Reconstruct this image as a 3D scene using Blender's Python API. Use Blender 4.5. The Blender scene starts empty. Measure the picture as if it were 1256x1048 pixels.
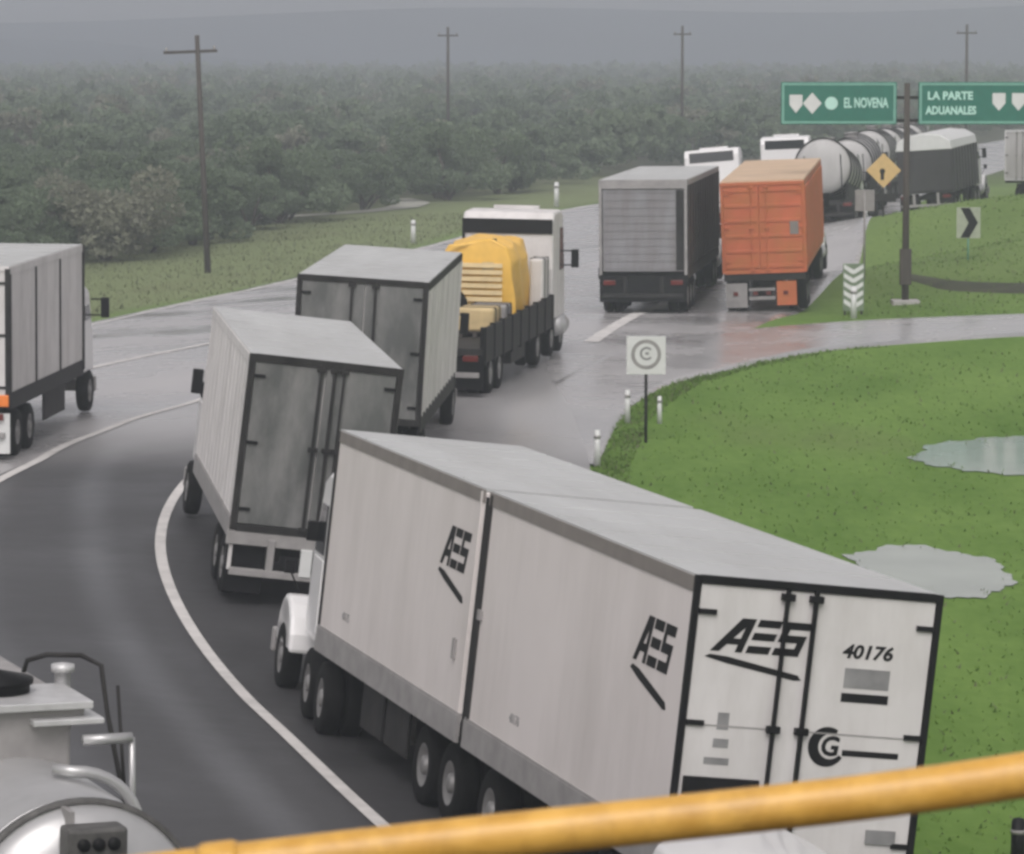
import bpy, bmesh, math, random
import numpy as np
from mathutils import Matrix, Vector
random.seed(7); rng = np.random.default_rng(11)
S = bpy.context.scene
COL = S.collection
rad = math.radians
EYE = 9.4                                   # eye height above the lowest road, metres

# ---------------------------------------------------------------- camera
cd = bpy.data.cameras.new('camera'); cam = bpy.data.objects.new('camera', cd); COL.objects.link(cam)
cam.location = (0, 0, EYE)
cam.rotation_euler = (rad(90 - 5.496), 0, 0)
cd.sensor_width = 36; cd.sensor_fit = 'HORIZONTAL'; cd.lens = 36 * 4770 / 1256
cd.dof.use_dof = True; cd.dof.focus_distance = 60; cd.dof.aperture_fstop = 16
cd.clip_start = 0.1; cd.clip_end = 9000
S.camera = cam
# ---------------------------------------------------------------- sky, sun, exposure
W = bpy.data.worlds.new('World'); S.world = W; W.use_nodes = True
nt = W.node_tree; nt.nodes.clear()
out = nt.nodes.new('ShaderNodeOutputWorld'); bg = nt.nodes.new('ShaderNodeBackground')
sky = nt.nodes.new('ShaderNodeTexSky'); sky.sky_type = 'NISHITA'; sky.sun_disc = False
sky.sun_elevation = rad(52); sky.sun_rotation = rad(186); sky.air_density = 1.0; sky.dust_density = 4.0
hs = nt.nodes.new('ShaderNodeHueSaturation'); hs.inputs['Saturation'].default_value = 0.10
tc = nt.nodes.new('ShaderNodeTexCoord'); mp = nt.nodes.new('ShaderNodeMapping'); mp.inputs['Scale'].default_value = (1, 1, 5)
nz = nt.nodes.new('ShaderNodeTexNoise'); nz.inputs['Scale'].default_value = 3; nz.inputs['Detail'].default_value = 6
rp = nt.nodes.new('ShaderNodeValToRGB')
rp.color_ramp.elements[0].color = (1.0, .95, .96, 1); rp.color_ramp.elements[1].color = (1.25, 1.19, 1.2, 1)
mx = nt.nodes.new('ShaderNodeMix'); mx.data_type = 'RGBA'; mx.blend_type = 'MULTIPLY'; mx.inputs[0].default_value = 1
nt.links.new(sky.outputs[0], hs.inputs['Color']); nt.links.new(tc.outputs['Generated'], mp.inputs[0])
nt.links.new(mp.outputs[0], nz.inputs['Vector']); nt.links.new(nz.outputs[0], rp.inputs[0])
nt.links.new(hs.outputs[0], mx.inputs[6]); nt.links.new(rp.outputs[0], mx.inputs[7])
# the overcast is thinner and brighter low down, over the plain
sx_ = nt.nodes.new('ShaderNodeSeparateXYZ'); mr = nt.nodes.new('ShaderNodeMapRange'); mr.interpolation_type = 'SMOOTHSTEP'
mr.inputs[1].default_value = .0; mr.inputs[2].default_value = .12; mr.inputs[3].default_value = 3.6; mr.inputs[4].default_value = 1.0
vm_ = nt.nodes.new('ShaderNodeVectorMath'); vm_.operation = 'SCALE'
nt.links.new(tc.outputs['Generated'], sx_.inputs[0]); nt.links.new(sx_.outputs[2], mr.inputs[0])
nt.links.new(mx.outputs[2], vm_.inputs[0]); nt.links.new(mr.outputs[0], vm_.inputs['Scale'])
nt.links.new(vm_.outputs[0], bg.inputs[0]); bg.inputs[1].default_value = 0.135
nt.links.new(bg.outputs[0], out.inputs[0])
sl = bpy.data.lights.new('sun', 'SUN'); sl.energy = 0.9; sl.angle = rad(40); sl.color = (1, .97, .93)
so = bpy.data.objects.new('sun', sl); COL.objects.link(so)
# sun azimuth 186 deg (behind and a little left of the camera), elevation 52
so.rotation_euler = (rad(90 - 52), 0, rad(-6))
S.view_settings.view_transform = 'Standard'; S.view_settings.look = 'None'
S.view_settings.gamma = 1; S.view_settings.exposure = 0.1
S.view_settings.use_curve_mapping = False
cy = S.cycles if hasattr(S, 'cycles') else None
S.render.engine = 'CYCLES'
S.cycles.use_denoising = True; S.cycles.max_bounces = 6; S.cycles.volume_bounces = 1
S.cycles.pixel_filter_type = 'BLACKMAN_HARRIS'; S.cycles.filter_width = 3.0

# ---------------------------------------------------------------- terrain height (thin plate through surveyed points, z relative to the eye)
CP = []
def track(x, y, z, yaw, pitch, roll, L, w=1.6):
    c, s = math.cos(rad(yaw)), math.sin(rad(yaw))
    for t in (0, L / 2, L):
        for q in (-w, 0, w):
            CP.append((x + s * t + c * q, y + c * t - s * q, z + t * math.tan(rad(pitch)) - q * math.tan(rad(roll))))
track(2.65, 37.96, -9.34, -15.65, 0, 6.0, 17)
track(-3.41, 62.8, -9.1, -6, 2.0, 4.4, 9.5)
track(-3.5, 77.5, -8.55, 4, 1.2, 3.5, 10)
track(-2.0, 89, -8.15, 10, 0.9, 1.5, 14)
track(-11.9, 81.6, -8.6, 6, .4, .5, 12)
track(3.95, 117.5, -7.8, 8, 0, 0, 16)
track(7.8, 118, -7.9, 8, 0, 0, 50)
CP += [(-3.6,30,-8.95),(-4,40,-8.85),(-6,52,-8.8),(-7.5,65,-8.75),(3,26,-9.35),(9,40,-9.7),(8,50,-9.7),(14,45,-9.9),(12,62,-9.5),(8,70,-9.3),(14,80,-8.9),(8,95,-8.2),(16,95,-8.2),(14,110,-7.6),(25,110,-7.5),
 (13,125,-7.4),(17,135,-6.6),(18,150,-5.7),(25,150,-5.3),(30,170,-6.2),(22,180,-7.3),(20,200,-7.7),(28,230,-7.9),(40,200,-7.5),(40,150,-5.5),
 (-16,121,-8.9),(-14,133,-8.9),(-9,150,-8.8),(3,195,-8.2),(-12,160,-9.0),(-20,180,-9.3),(10,250,-8.5),(-25,260,-9.3),(30,300,-8.3),(-40,300,-9.5),(60,300,-8.5),(-30,100,-9.2),(-30,60,-9.0),(-16,60,-8.8),(-15,35,-8.9),(30,60,-9.8),(30,30,-10),(-15,10,-9),(15,10,-9.6),(0,10,-9.3)]
CP = np.array(CP)
def _U(r2): return np.where(r2 > 0, r2 * np.log(np.maximum(r2, 1e-12)), 0)
_n = len(CP); _K = _U(((CP[:, None, :2] - CP[None, :, :2]) ** 2).sum(-1)) + .6 * np.eye(_n)
_P = np.c_[np.ones(_n), CP[:, :2]]
_w = np.linalg.solve(np.block([[_K, _P], [_P.T, np.zeros((3, 3))]]), np.r_[CP[:, 2], 0, 0, 0])
def T(x, y):
    x = np.asarray(x, float); y = np.asarray(y, float)
    d = (x[..., None] - CP[:, 0]) ** 2 + (y[..., None] - CP[:, 1]) ** 2
    z = _U(d) @ _w[:-3] + _w[-3] + _w[-2] * x + _w[-1] * y
    t = np.clip(np.maximum(np.maximum(y - 200, np.maximum(abs(x) - 28, 0) * 4), (5 - y) * 4) / 80, 0, 1); t = t * t * (3 - 2 * t)
    return EYE + z * (1 - t) - 8.6 * t

# ---------------------------------------------------------------- materials
def mat(name, c, r=.6, m=0., var=.12, scale=4., c2=None, stretch=(1, 1, 1), bump=0., dirt=None, dirt_amt=.5, dirt_scale=2., dirt_stretch=(1, 1, .25), spec=.5, detail=5, coat=0):
    M = bpy.data.materials.new(name); M.use_nodes = True
    t = M.node_tree; b = t.nodes['Principled BSDF']
    b.inputs['Roughness'].default_value = r; b.inputs['Metallic'].default_value = m
    b.inputs['Specular IOR Level'].default_value = spec
    if coat: b.inputs['Coat Weight'].default_value = coat
    co = t.nodes.new('ShaderNodeTexCoord'); ma = t.nodes.new('ShaderNodeMapping'); ma.inputs['Scale'].default_value = stretch
    n = t.nodes.new('ShaderNodeTexNoise'); n.inputs['Scale'].default_value = scale; n.inputs['Detail'].default_value = detail
    t.links.new(co.outputs['Object'], ma.inputs[0]); t.links.new(ma.outputs[0], n.inputs['Vector'])
    rr = t.nodes.new('ShaderNodeValToRGB'); rr.color_ramp.elements[0].position = .3; rr.color_ramp.elements[1].position = .7
    c2 = c2 or tuple(min(1, v * (1 + var)) for v in c)
    rr.color_ramp.elements[0].color = (*[v * (1 - var) for v in c], 1); rr.color_ramp.elements[1].color = (*c2, 1)
    t.links.new(n.outputs[0], rr.inputs[0]); col = rr.outputs[0]
    if dirt:
        m2 = t.nodes.new('ShaderNodeMapping'); m2.inputs['Scale'].default_value = dirt_stretch
        n2 = t.nodes.new('ShaderNodeTexNoise'); n2.inputs['Scale'].default_value = dirt_scale; n2.inputs['Detail'].default_value = 8; n2.inputs['Roughness'].default_value = .65
        t.links.new(co.outputs['Object'], m2.inputs[0]); t.links.new(m2.outputs[0], n2.inputs['Vector'])
        r2 = t.nodes.new('ShaderNodeValToRGB'); r2.color_ramp.elements[0].position = .42; r2.color_ramp.elements[1].position = .68
        r2.color_ramp.elements[0].color = (0, 0, 0, 1); r2.color_ramp.elements[1].color = (dirt_amt,) * 3 + (1,)
        t.links.new(n2.outputs[0], r2.inputs[0])
        x = t.nodes.new('ShaderNodeMix'); x.data_type = 'RGBA'; x.inputs[7].default_value = (*dirt, 1)
        t.links.new(r2.outputs[0], x.inputs[0]); t.links.new(col, x.inputs[6]); col = x.outputs[2]
    t.links.new(col, b.inputs['Base Color'])
    if bump:
        bp = t.nodes.new('ShaderNodeBump'); bp.inputs['Strength'].default_value = bump; bp.inputs['Distance'].default_value = .05
        t.links.new(n.outputs[0], bp.inputs['Height']); t.links.new(bp.outputs[0], b.inputs['Normal'])
    return M
M = {}
M['white'] = mat('white_panel', (.70, .655, .635), .45, var=.03, scale=.8, dirt=(.40, .37, .34), dirt_amt=.35, dirt_scale=.9)
M['whitedoor'] = mat('white_door', (.60, .585, .575), .42, var=.04, scale=1.5, dirt=(.36, .34, .32), dirt_amt=.35, dirt_scale=2.2)
M['roof'] = mat('trailer_roof', (.46, .47, .465), .5, var=.06, scale=1.0, stretch=(1, .15, 1), dirt=(.34, .34, .33), dirt_amt=.4, dirt_scale=1.4, dirt_stretch=(1, .2, 1))
M['silver'] = mat('dull_aluminium', (.50, .50, .50), .42, .55, var=.08, scale=3)
M['ribwhite'] = mat('grimy_white', (.66, .64, .63), .5, var=.05, scale=2, dirt=(.33, .32, .31), dirt_amt=.45, dirt_scale=1.6)
M['dirtydoor'] = mat('grimy_door', (.095, .10, .097), .5, var=.25, scale=1.3, stretch=(1, 1, .5), dirt=(.25, .245, .24), dirt_amt=.8, dirt_scale=1.6, dirt_stretch=(1, 1, .35))
M['greydoor'] = mat('grey_shutter', (.22, .22, .23), .6, var=.1, scale=2, dirt=(.13, .11, .10), dirt_amt=.6, dirt_scale=1.3, dirt_stretch=(1.4, 1, .3))
M['black'] = mat('black_paint', (.006, .006, .007), .55, var=.3, scale=5, spec=.2)
M['darkmetal'] = mat('dark_chassis', (.018, .0175, .0175), .65, var=.35, scale=4, dirt=(.06, .057, .054), dirt_amt=.4, spec=.2)
M['grey'] = mat('grey_metal', (.27, .26, .255), .55, var=.15, scale=4)
M['brownrail'] = mat('taupe_rail', (.20, .18, .165), .55, var=.12, scale=3)
M['rubber'] = mat('tyre_rubber', (.007, .007, .007), .85, var=.3, scale=12, spec=.15)
M['rim'] = mat('wheel_rim', (.27, .265, .26), .4, .5, var=.1)
M['glass'] = mat('dark_glass', (.012, .014, .016), .08, var=.1, spec=.7)
M['cabwhite'] = mat('cab_paint', (.74, .735, .73), .3, var=.02, scale=1, coat=.3)
M['lampred'] = mat('red_lens', (.11, .015, .012), .25, var=.2)
M['lampwhite'] = mat('clear_lens', (.75, .74, .70), .2, var=.1)
M['lamporange'] = mat('amber_lens', (.75, .20, .03), .3, var=.1)
M['orange'] = mat('orange_container', (.49, .122, .050), .55, var=.10, scale=2, dirt=(.36, .16, .035), dirt_amt=.6, dirt_scale=1.7, dirt_stretch=(.5, .5, .8))
M['tan'] = mat('sun_bleached_roof', (.58, .42, .28), .6, var=.1, scale=1)
M['darkside'] = mat('dark_curtain_side', (.024, .0235, .024), .6, var=.35, scale=2, stretch=(1, 1, .4))
M['yellowpaint'] = mat('yellow_rail', (.66, .36, .065), .36, var=.09, scale=18, c2=(.72, .42, .095), dirt=(.24, .11, .015), dirt_amt=.45, dirt_scale=14, dirt_stretch=(1, 1, 1), bump=.05)
M['machine'] = mat('yellow_machine', (.80, .48, .085), .45, var=.08, scale=3)
M['louvre'] = mat('faded_louvre', (.56, .43, .22), .6, var=.15)
M['tank'] = mat('tank_steel', (.47, .47, .47), .34, .5, var=.05, scale=1.2, stretch=(1, .3, 1), dirt=(.33, .33, .33), dirt_amt=.5, dirt_scale=2.5, dirt_stretch=(.5, .5, .5))
M['signgreen'] = mat('sign_green', (.02, .145, .105), .5, var=.08)
M['signpale'] = mat('sign_lettering', (.45, .70, .62), .5, var=.05)
M['signwhite'] = mat('sign_white', (.62, .63, .62), .5, var=.05, scale=3)
M['signborder'] = mat('sign_border', (.16, .36, .29), .5, var=.08)
M['signyellow'] = mat('sign_yellow', (.58, .40, .17), .5, var=.08)
M['chevplate'] = mat('weathered_plate', (.34, .38, .29), .6, var=.12)
M['boardgreen'] = mat('board_back', (.15, .20, .13), .6, var=.15)
M['ink'] = mat('black_ink', (.007, .007, .008), .6, var=.1, spec=.2)
M['fadedink'] = mat('faded_ink', (.22, .22, .22), .6, var=.2)
M['wood'] = mat('pole_wood', (.060, .052, .045), .85, var=.3, scale=3, stretch=(4, 4, .3))
M['leaf'] = mat('scrub_leaf', (.20, .275, .175), .7, var=.35, scale=.06, c2=(.25, .31, .205))
M['leafbrown'] = mat('scrub_leaf_brown', (.26, .27, .205), .75, var=.4, scale=.3)
M['bark'] = mat('bark', (.07, .06, .05), .9, var=.3, scale=6)
M['concrete'] = mat('concrete', (.34, .33, .32), .8, var=.15, scale=3, bump=.1)
M['tape'] = mat('white_tape', (.52, .51, .49), .5, var=.06, scale=20)
M['water'] = mat('puddle_water', (.27, .30, .255), .08, var=.12, scale=.6, spec=.6)
M['linepaint'] = mat('line_paint', (.62, .60, .58), .6, var=.08, scale=1.6, dirt=(.30, .29, .28), dirt_amt=.4, dirt_scale=2.2, dirt_stretch=(1, 1, 1))
M['dirtroad'] = mat('pale_dirt', (.30, .30, .26), .9, var=.2, scale=.5)
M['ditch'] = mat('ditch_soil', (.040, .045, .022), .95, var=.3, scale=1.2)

def soften(m, k=.5):
    # thin leaves let as much light through as they reflect
    t = m.node_tree; b = t.nodes['Principled BSDF']; b.inputs['Specular IOR Level'].default_value = .1
    tr = t.nodes.new('ShaderNodeBsdfTranslucent'); t.links.new(b.inputs['Base Color'].links[0].from_socket, tr.inputs[0])
    x = t.nodes.new('ShaderNodeMixShader'); x.inputs[0].default_value = k; t.links.new(b.outputs[0], x.inputs[1]); t.links.new(tr.outputs[0], x.inputs[2])
    t.links.new(x.outputs[0], t.nodes['Material Output'].inputs['Surface'])
soften(M['leaf']); soften(M['leafbrown'])
def ground_mat():
    m = bpy.data.materials.new('grass_ground'); m.use_nodes = True; t = m.node_tree; b = t.nodes['Principled BSDF']
    b.inputs['Roughness'].default_value = .95; b.inputs['Specular IOR Level'].default_value = .15
    co = t.nodes.new('ShaderNodeTexCoord')
    def noise(s, d=6, st=(1, 1, 1)):
        ma = t.nodes.new('ShaderNodeMapping'); ma.inputs['Scale'].default_value = st
        n = t.nodes.new('ShaderNodeTexNoise'); n.inputs['Scale'].default_value = s; n.inputs['Detail'].default_value = d
        t.links.new(co.outputs['Object'], ma.inputs[0]); t.links.new(ma.outputs[0], n.inputs['Vector']); return n.outputs[0]
    r1 = t.nodes.new('ShaderNodeValToRGB'); e = r1.color_ramp.elements
    e[0].position = .32; e[0].color = (.074, .150, .020, 1); e[1].position = .7; e[1].color = (.152, .248, .054, 1)
    mxn = t.nodes.new('ShaderNodeMath'); mxn.operation = 'MULTIPLY_ADD'; mxn.inputs[1].default_value = .35; mxa = t.nodes.new('ShaderNodeMath'); mxa.operation = 'MULTIPLY'; mxa.inputs[1].default_value = .65
    t.links.new(noise(.30, 8, (1, .45, 1)), mxa.inputs[0]); t.links.new(noise(5, 4, (1, .35, 1)), mxn.inputs[0]); t.links.new(mxa.outputs[0], mxn.inputs[2]); t.links.new(mxn.outputs[0], r1.inputs[0])
    r2 = t.nodes.new('ShaderNodeValToRGB'); e = r2.color_ramp.elements
    e[0].position = .58; e[0].color = (0, 0, 0, 1); e[1].position = .75; e[1].color = (.55,) * 3 + (1,)
    t.links.new(noise(.13, 5, (1, .5, 1)), r2.inputs[0])
    x = t.nodes.new('ShaderNodeMix'); x.data_type = 'RGBA'; x.inputs[7].default_value = (.14, .145, .07, 1)
    t.links.new(r2.outputs[0], x.inputs[0])
    ad = t.nodes.new('ShaderNodeAttribute'); ad.attribute_name = 'dry'; xd = t.nodes.new('ShaderNodeMix'); xd.data_type = 'RGBA'; xd.inputs[7].default_value = (.18, .205, .105, 1)  # pale tone shared by dry verge grass and painted haze
    t.links.new(ad.outputs['Fac'], xd.inputs[0]); t.links.new(r1.outputs[0], xd.inputs[6]); t.links.new(xd.outputs[2], x.inputs[6])
    # far out the grass gives way to dull scrub soil (a real change of ground cover, by distance along the plain)
    at = t.nodes.new('ShaderNodeAttribute'); at.attribute_name = 'scrubland'
    y = t.nodes.new('ShaderNodeMix'); y.data_type = 'RGBA'; y.inputs[7].default_value = (.075, .080, .052, 1)
    t.links.new(at.outputs['Fac'], y.inputs[0]); t.links.new(x.outputs[2], y.inputs[6])
    t.links.new(y.outputs[2], b.inputs['Base Color'])
    bp = t.nodes.new('ShaderNodeBump'); bp.inputs['Strength'].default_value = .2; bp.inputs['Distance'].default_value = .1
    t.links.new(noise(3, 6), bp.inputs['Height']); t.links.new(bp.outputs[0], b.inputs['Normal'])
    return m
def road_mat(name, ca, cb, r, attr=None, cw=None, bumps=.15):
    m = bpy.data.materials.new(name); m.use_nodes = True; t = m.node_tree; b = t.nodes['Principled BSDF']
    b.inputs['Roughness'].default_value = r; b.inputs['Specular IOR Level'].default_value = .5
    co = t.nodes.new('ShaderNodeTexCoord')
    n = t.nodes.new('ShaderNodeTexNoise'); n.inputs['Scale'].default_value = .22; n.inputs['Detail'].default_value = 8; n.inputs['Roughness'].default_value = .6
    f = t.nodes.new('ShaderNodeTexNoise'); f.inputs['Scale'].default_value = 30; f.inputs['Detail'].default_value = 3
    t.links.new(co.outputs['Object'], n.inputs['Vector']); t.links.new(co.outputs['Object'], f.inputs['Vector'])
    rr = t.nodes.new('ShaderNodeValToRGB'); e = rr.color_ramp.elements; e[0].position = .3; e[1].position = .7
    e[0].color = (*ca, 1); e[1].color = (*cb, 1); t.links.new(n.outputs[0], rr.inputs[0]); c = rr.outputs[0]
    if attr:
        a = t.nodes.new('ShaderNodeAttribute'); a.attribute_name = attr
        x = t.nodes.new('ShaderNodeMix'); x.data_type = 'RGBA'; x.inputs[7].default_value = (*cw, 1)
        t.links.new(a.outputs['Fac'], x.inputs[0]); t.links.new(c, x.inputs[6]); c = x.outputs[2]
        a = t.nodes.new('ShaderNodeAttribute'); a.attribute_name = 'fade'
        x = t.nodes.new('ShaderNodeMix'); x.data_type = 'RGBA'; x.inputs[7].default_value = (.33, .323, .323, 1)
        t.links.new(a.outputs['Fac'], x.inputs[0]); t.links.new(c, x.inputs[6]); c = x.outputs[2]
    g = t.nodes.new('ShaderNodeMix'); g.data_type = 'RGBA'; g.blend_type = 'OVERLAY'; g.inputs[0].default_value = .25
    t.links.new(c, g.inputs[6]); t.links.new(f.outputs[0], g.inputs[7]); t.links.new(g.outputs[2], b.inputs['Base Color'])
    rm = t.nodes.new('ShaderNodeMapRange'); rm.inputs[1].default_value = .35; rm.inputs[2].default_value = .65
    rm.inputs[3].default_value = max(.05, r - .14); rm.inputs[4].default_value = min(1, r + .12)
    t.links.new(n.outputs[0], rm.inputs[0]); ro = rm.outputs[0]
    if attr:
        y = t.nodes.new('ShaderNodeMix'); y.inputs[3].default_value = .27; t.links.new(a.outputs['Fac'], y.inputs[0]); t.links.new(ro, y.inputs[2]); ro = y.outputs[0]
    t.links.new(ro, b.inputs['Roughness'])
    bp = t.nodes.new('ShaderNodeBump'); bp.inputs['Strength'].default_value = bumps; bp.inputs['Distance'].default_value = .01
    t.links.new(f.outputs[0], bp.inputs['Height']); t.links.new(bp.outputs[0], b.inputs['Normal'])
    return m
M['ground'] = ground_mat()
M['highway'] = road_mat('pale_wet_pavement', (.23, .225, .226), (.42, .41, .41), .27, bumps=.04)
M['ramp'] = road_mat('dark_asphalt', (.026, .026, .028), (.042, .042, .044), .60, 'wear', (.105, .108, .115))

# ---------------------------------------------------------------- mesh helpers
class MB:
    def __init__(s, xf=None): s.v = []; s.f = []; s.mi = []; s.xf = xf or Matrix.Identity(4); s.cur = 0; s.sm = []; s.smooth = False
    def _add(s, vs, fs):
        o = len(s.v); s.v += [tuple(s.xf @ Vector(p)) for p in vs]
        s.f += [tuple(o + i for i in f) for f in fs]; s.mi += [s.cur] * len(fs); s.sm += [s.smooth] * len(fs); return s
    def box(s, x0, x1, y0, y1, z0, z1):
        return s._add([(x0,y0,z0),(x1,y0,z0),(x1,y1,z0),(x0,y1,z0),(x0,y0,z1),(x1,y0,z1),(x1,y1,z1),(x0,y1,z1)],
                      [(0,3,2,1),(4,5,6,7),(0,1,5,4),(1,2,6,5),(2,3,7,6),(3,0,4,7)])
    def prism(s, poly, a, b, axis='x'):
        n = len(poly)
        def P(p, t): return (t, p[0], p[1]) if axis == 'x' else ((p[0], t, p[1]) if axis == 'y' else (p[0], p[1], t))
        vs = [P(p, a) for p in poly] + [P(p, b) for p in poly]
        fs = [tuple(range(n)), tuple(range(2 * n - 1, n - 1, -1))] + [(i, n + i, n + (i + 1) % n, (i + 1) % n) for i in range(n)]
        return s._add(vs, fs)
    def lathe(s, prof, c, axis='x', n=24):
        vs = []; fs = []
        for k in range(n):
            a = 2 * math.pi * k / n; ca, sa = math.cos(a), math.sin(a)
            for t, r in prof:
                vs.append((c[0] + t, c[1] + r * ca, c[2] + r * sa) if axis == 'x' else ((c[0] + r * ca, c[1] + t, c[2] + r * sa) if axis == 'y' else (c[0] + r * ca, c[1] + r * sa, c[2] + t)))
        m = len(prof)
        for k in range(n):
            for i in range(m - 1):
                a = k * m + i; b = ((k + 1) % n) * m + i
                fs.append((a, a + 1, b + 1, b))
        s.smooth = True; s._add(vs, fs); s.smooth = False; return s
    def tube(s, pts, r, n=10):
        pts = [Vector(p) for p in pts]; vs = []; fs = []
        for i, p in enumerate(pts):
            d = (pts[min(i + 1, len(pts) - 1)] - pts[max(i - 1, 0)]).normalized()
            u = d.cross(Vector((0, 0, 1))); u = d.cross(Vector((1, 0, 0))) if u.length < .05 else u
            u.normalize(); w = d.cross(u); rr = r[i] if isinstance(r, (list, tuple)) else r
            for k in range(n):
                a = 2 * math.pi * k / n; vs.append(tuple(p + (u * math.cos(a) + w * math.sin(a)) * rr))
        for i in range(len(pts) - 1):
            for k in range(n):
                a = i * n + k; b = i * n + (k + 1) % n; fs.append((a, b, b + n, a + n))
        e = (len(pts) - 1) * n
        fs += [tuple(range(n - 1, -1, -1)), tuple(range(e, e + n))]
        s.smooth = True; s._add(vs, fs); s.smooth = False; return s
    def build(s, name, m, parent=None, bevel=0, kind=None):
        me = bpy.data.meshes.new(name); me.from_pydata(s.v, [], s.f)
        for x in (m if isinstance(m, list) else [m]): me.materials.append(M[x])
        me.polygons.foreach_set('material_index', s.mi); me.polygons.foreach_set('use_smooth', s.sm)
        bm = bmesh.new(); bm.from_mesh(me)
        bmesh.ops.recalc_face_normals(bm, faces=bm.faces)
        if bevel:
            ed = [e for e in bm.edges if len(e.link_faces) == 2 and e.calc_face_angle(0) > .6]
            bmesh.ops.bevel(bm, geom=ed, offset=bevel, segments=2, profile=.5, affect='EDGES')
        bm.to_mesh(me); bm.free()
        o = bpy.data.objects.new(name, me); COL.objects.link(o)
        if parent: o.parent = parent
        if kind: o['kind'] = kind
        return o
def mesh_np(name, V, F, m, parent=None, kind=None, smooth=False):
    me = bpy.data.meshes.new(name); k = F.shape[1]
    me.vertices.add(len(V)); me.vertices.foreach_set('co', np.asarray(V, np.float32).ravel())
    me.loops.add(F.size); me.loops.foreach_set('vertex_index', F.astype(np.int32).ravel())
    me.polygons.add(len(F)); me.polygons.foreach_set('loop_start', np.arange(0, F.size, k, dtype=np.int32))
    me.polygons.foreach_set('loop_total', np.full(len(F), k, np.int32))
    me.polygons.foreach_set('use_smooth', np.full(len(F), smooth))
    me.update(calc_edges=True)
    for x in (m if isinstance(m, list) else [m]): me.materials.append(M[x])
    o = bpy.data.objects.new(name, me); COL.objects.link(o)
    if parent: o.parent = parent
    if kind: o['kind'] = kind
    return o
def tag(o, label, cat, group=None, kind=None):
    o['label'] = label; o['category'] = cat
    if group: o['group'] = group
    if kind: o['kind'] = kind
    return o
def thing(name, label, cat, loc, rot=(0, 0, 0), group=None, mode='XYZ'):
    o = bpy.data.objects.new(name, None); COL.objects.link(o); o.empty_display_size = .3
    o.rotation_mode = mode; o.location = loc; o.rotation_euler = rot
    return tag(o, label, cat, group)
def on_ground(name, label, cat, x, y, yaw, L, w=1.1, group=None, lift=.06, lean=0):
    """a vehicle's Empty at its rear, seated on the slope under its wheels; yaw > 0 heads right"""
    c, s = math.cos(rad(yaw)), math.sin(rad(yaw))
    h = lambda t, q: float(T(x + s * t + c * q, y + c * t - s * q))
    z0 = (h(0.8, -w) + h(0.8, w)) / 2; z1 = (h(L, -w) + h(L, w)) / 2
    pitch = math.atan((z1 - z0) / (L - .8)); roll = math.atan(((h(0.8, -w) - h(0.8, w)) + (h(L, -w) - h(L, w))) / 2 / (2 * w))
    return thing(name, label, cat, (x, y, z0 - .8 * math.tan(pitch) + lift), (pitch, roll + rad(lean), -rad(yaw)), group, 'YXZ')
def text(name, s, m, parent, size, xf, shear=0, ext=.004, sx=1, space=1, bold=0):
    cu = bpy.data.curves.new(name, 'FONT'); cu.body = s; cu.size = size; cu.shear = shear; cu.extrude = ext; cu.align_x = 'CENTER'; cu.align_y = 'CENTER'; cu.space_character = space; cu.resolution_u = 3; cu.offset = bold
    tmp = bpy.data.objects.new(name, cu); COL.objects.link(tmp)
    me = bpy.data.meshes.new_from_object(tmp); bpy.data.objects.remove(tmp); bpy.data.curves.remove(cu)
    me.transform(xf @ Matrix.Diagonal((sx, 1, 1, 1))); me.materials.clear(); me.materials.append(M[m])
    o = bpy.data.objects.new(name, me); COL.objects.link(o); o.parent = parent; return o
def rear_xf(x, y, z): return Matrix.Translation((x, y, z)) @ Matrix.Rotation(rad(90), 4, 'X')       # faces -y
def left_xf(x, y, z): return Matrix.Translation((x, y, z)) @ Matrix.Rotation(rad(-90), 4, 'Z') @ Matrix.Rotation(rad(90), 4, 'X')   # faces -x
def empty_part(name, parent):
    o = bpy.data.objects.new(name, None); COL.objects.link(o); o.parent = parent; return o

# ---------------------------------------------------------------- vehicle pieces
R_W = .50
def wheel(root, x, y, side, dual=True, r=R_W, rim='rim', xf=None):
    xf = xf or Matrix.Identity(4); b = MB(xf)
    prof = [(-.13, .27), (-.14, r - .06), (-.11, r - .01), (-.05, r), (.05, r), (.11, r - .01), (.14, r - .06), (.13, .27)]
    b.lathe(prof, (x, y, r), 'x', 26)
    if dual: b.lathe(prof, (x - side * .31, y, r), 'x', 20)
    w = b.build('wheel', 'rubber', root)
    q = MB(xf); sx = side
    q.lathe([(sx * .125, .275), (sx * .13, .25), (sx * .02, .2), (sx * .02, .13), (sx * .12, .12), (sx * .14, .08), (sx * .14, .0)], (x, y, r), 'x', 20)
    for k in range(8):
        a = k * math.pi / 4; q.box(x + sx * .02 - .02, x + sx * .02 + .05, y + .165 * math.cos(a) - .015, y + .165 * math.cos(a) + .015, r + .165 * math.sin(a) - .015, r + .165 * math.sin(a) + .015)
    q.build('rim', rim, w)
def axle(root, y, W=2.5, dual=True, xf=None, rim='rim'):
    for s in (-1, 1): wheel(root, s * (W / 2 - .16), y, s, dual, rim=rim, xf=xf)
def chassis(root, y0, y1, z=.95, xf=None, m='darkmetal'):
    b = MB(xf)
    for s in (-1, 1): b.box(s * .42 - .05, s * .42 + .05, y0, y1, z - .22, z)
    y = y0 + .4
    while y < y1: b.box(-.42, .42, y, y + .09, z - .18, z - .05); y += 1.1
    b.build('chassis', m, root)
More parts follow.
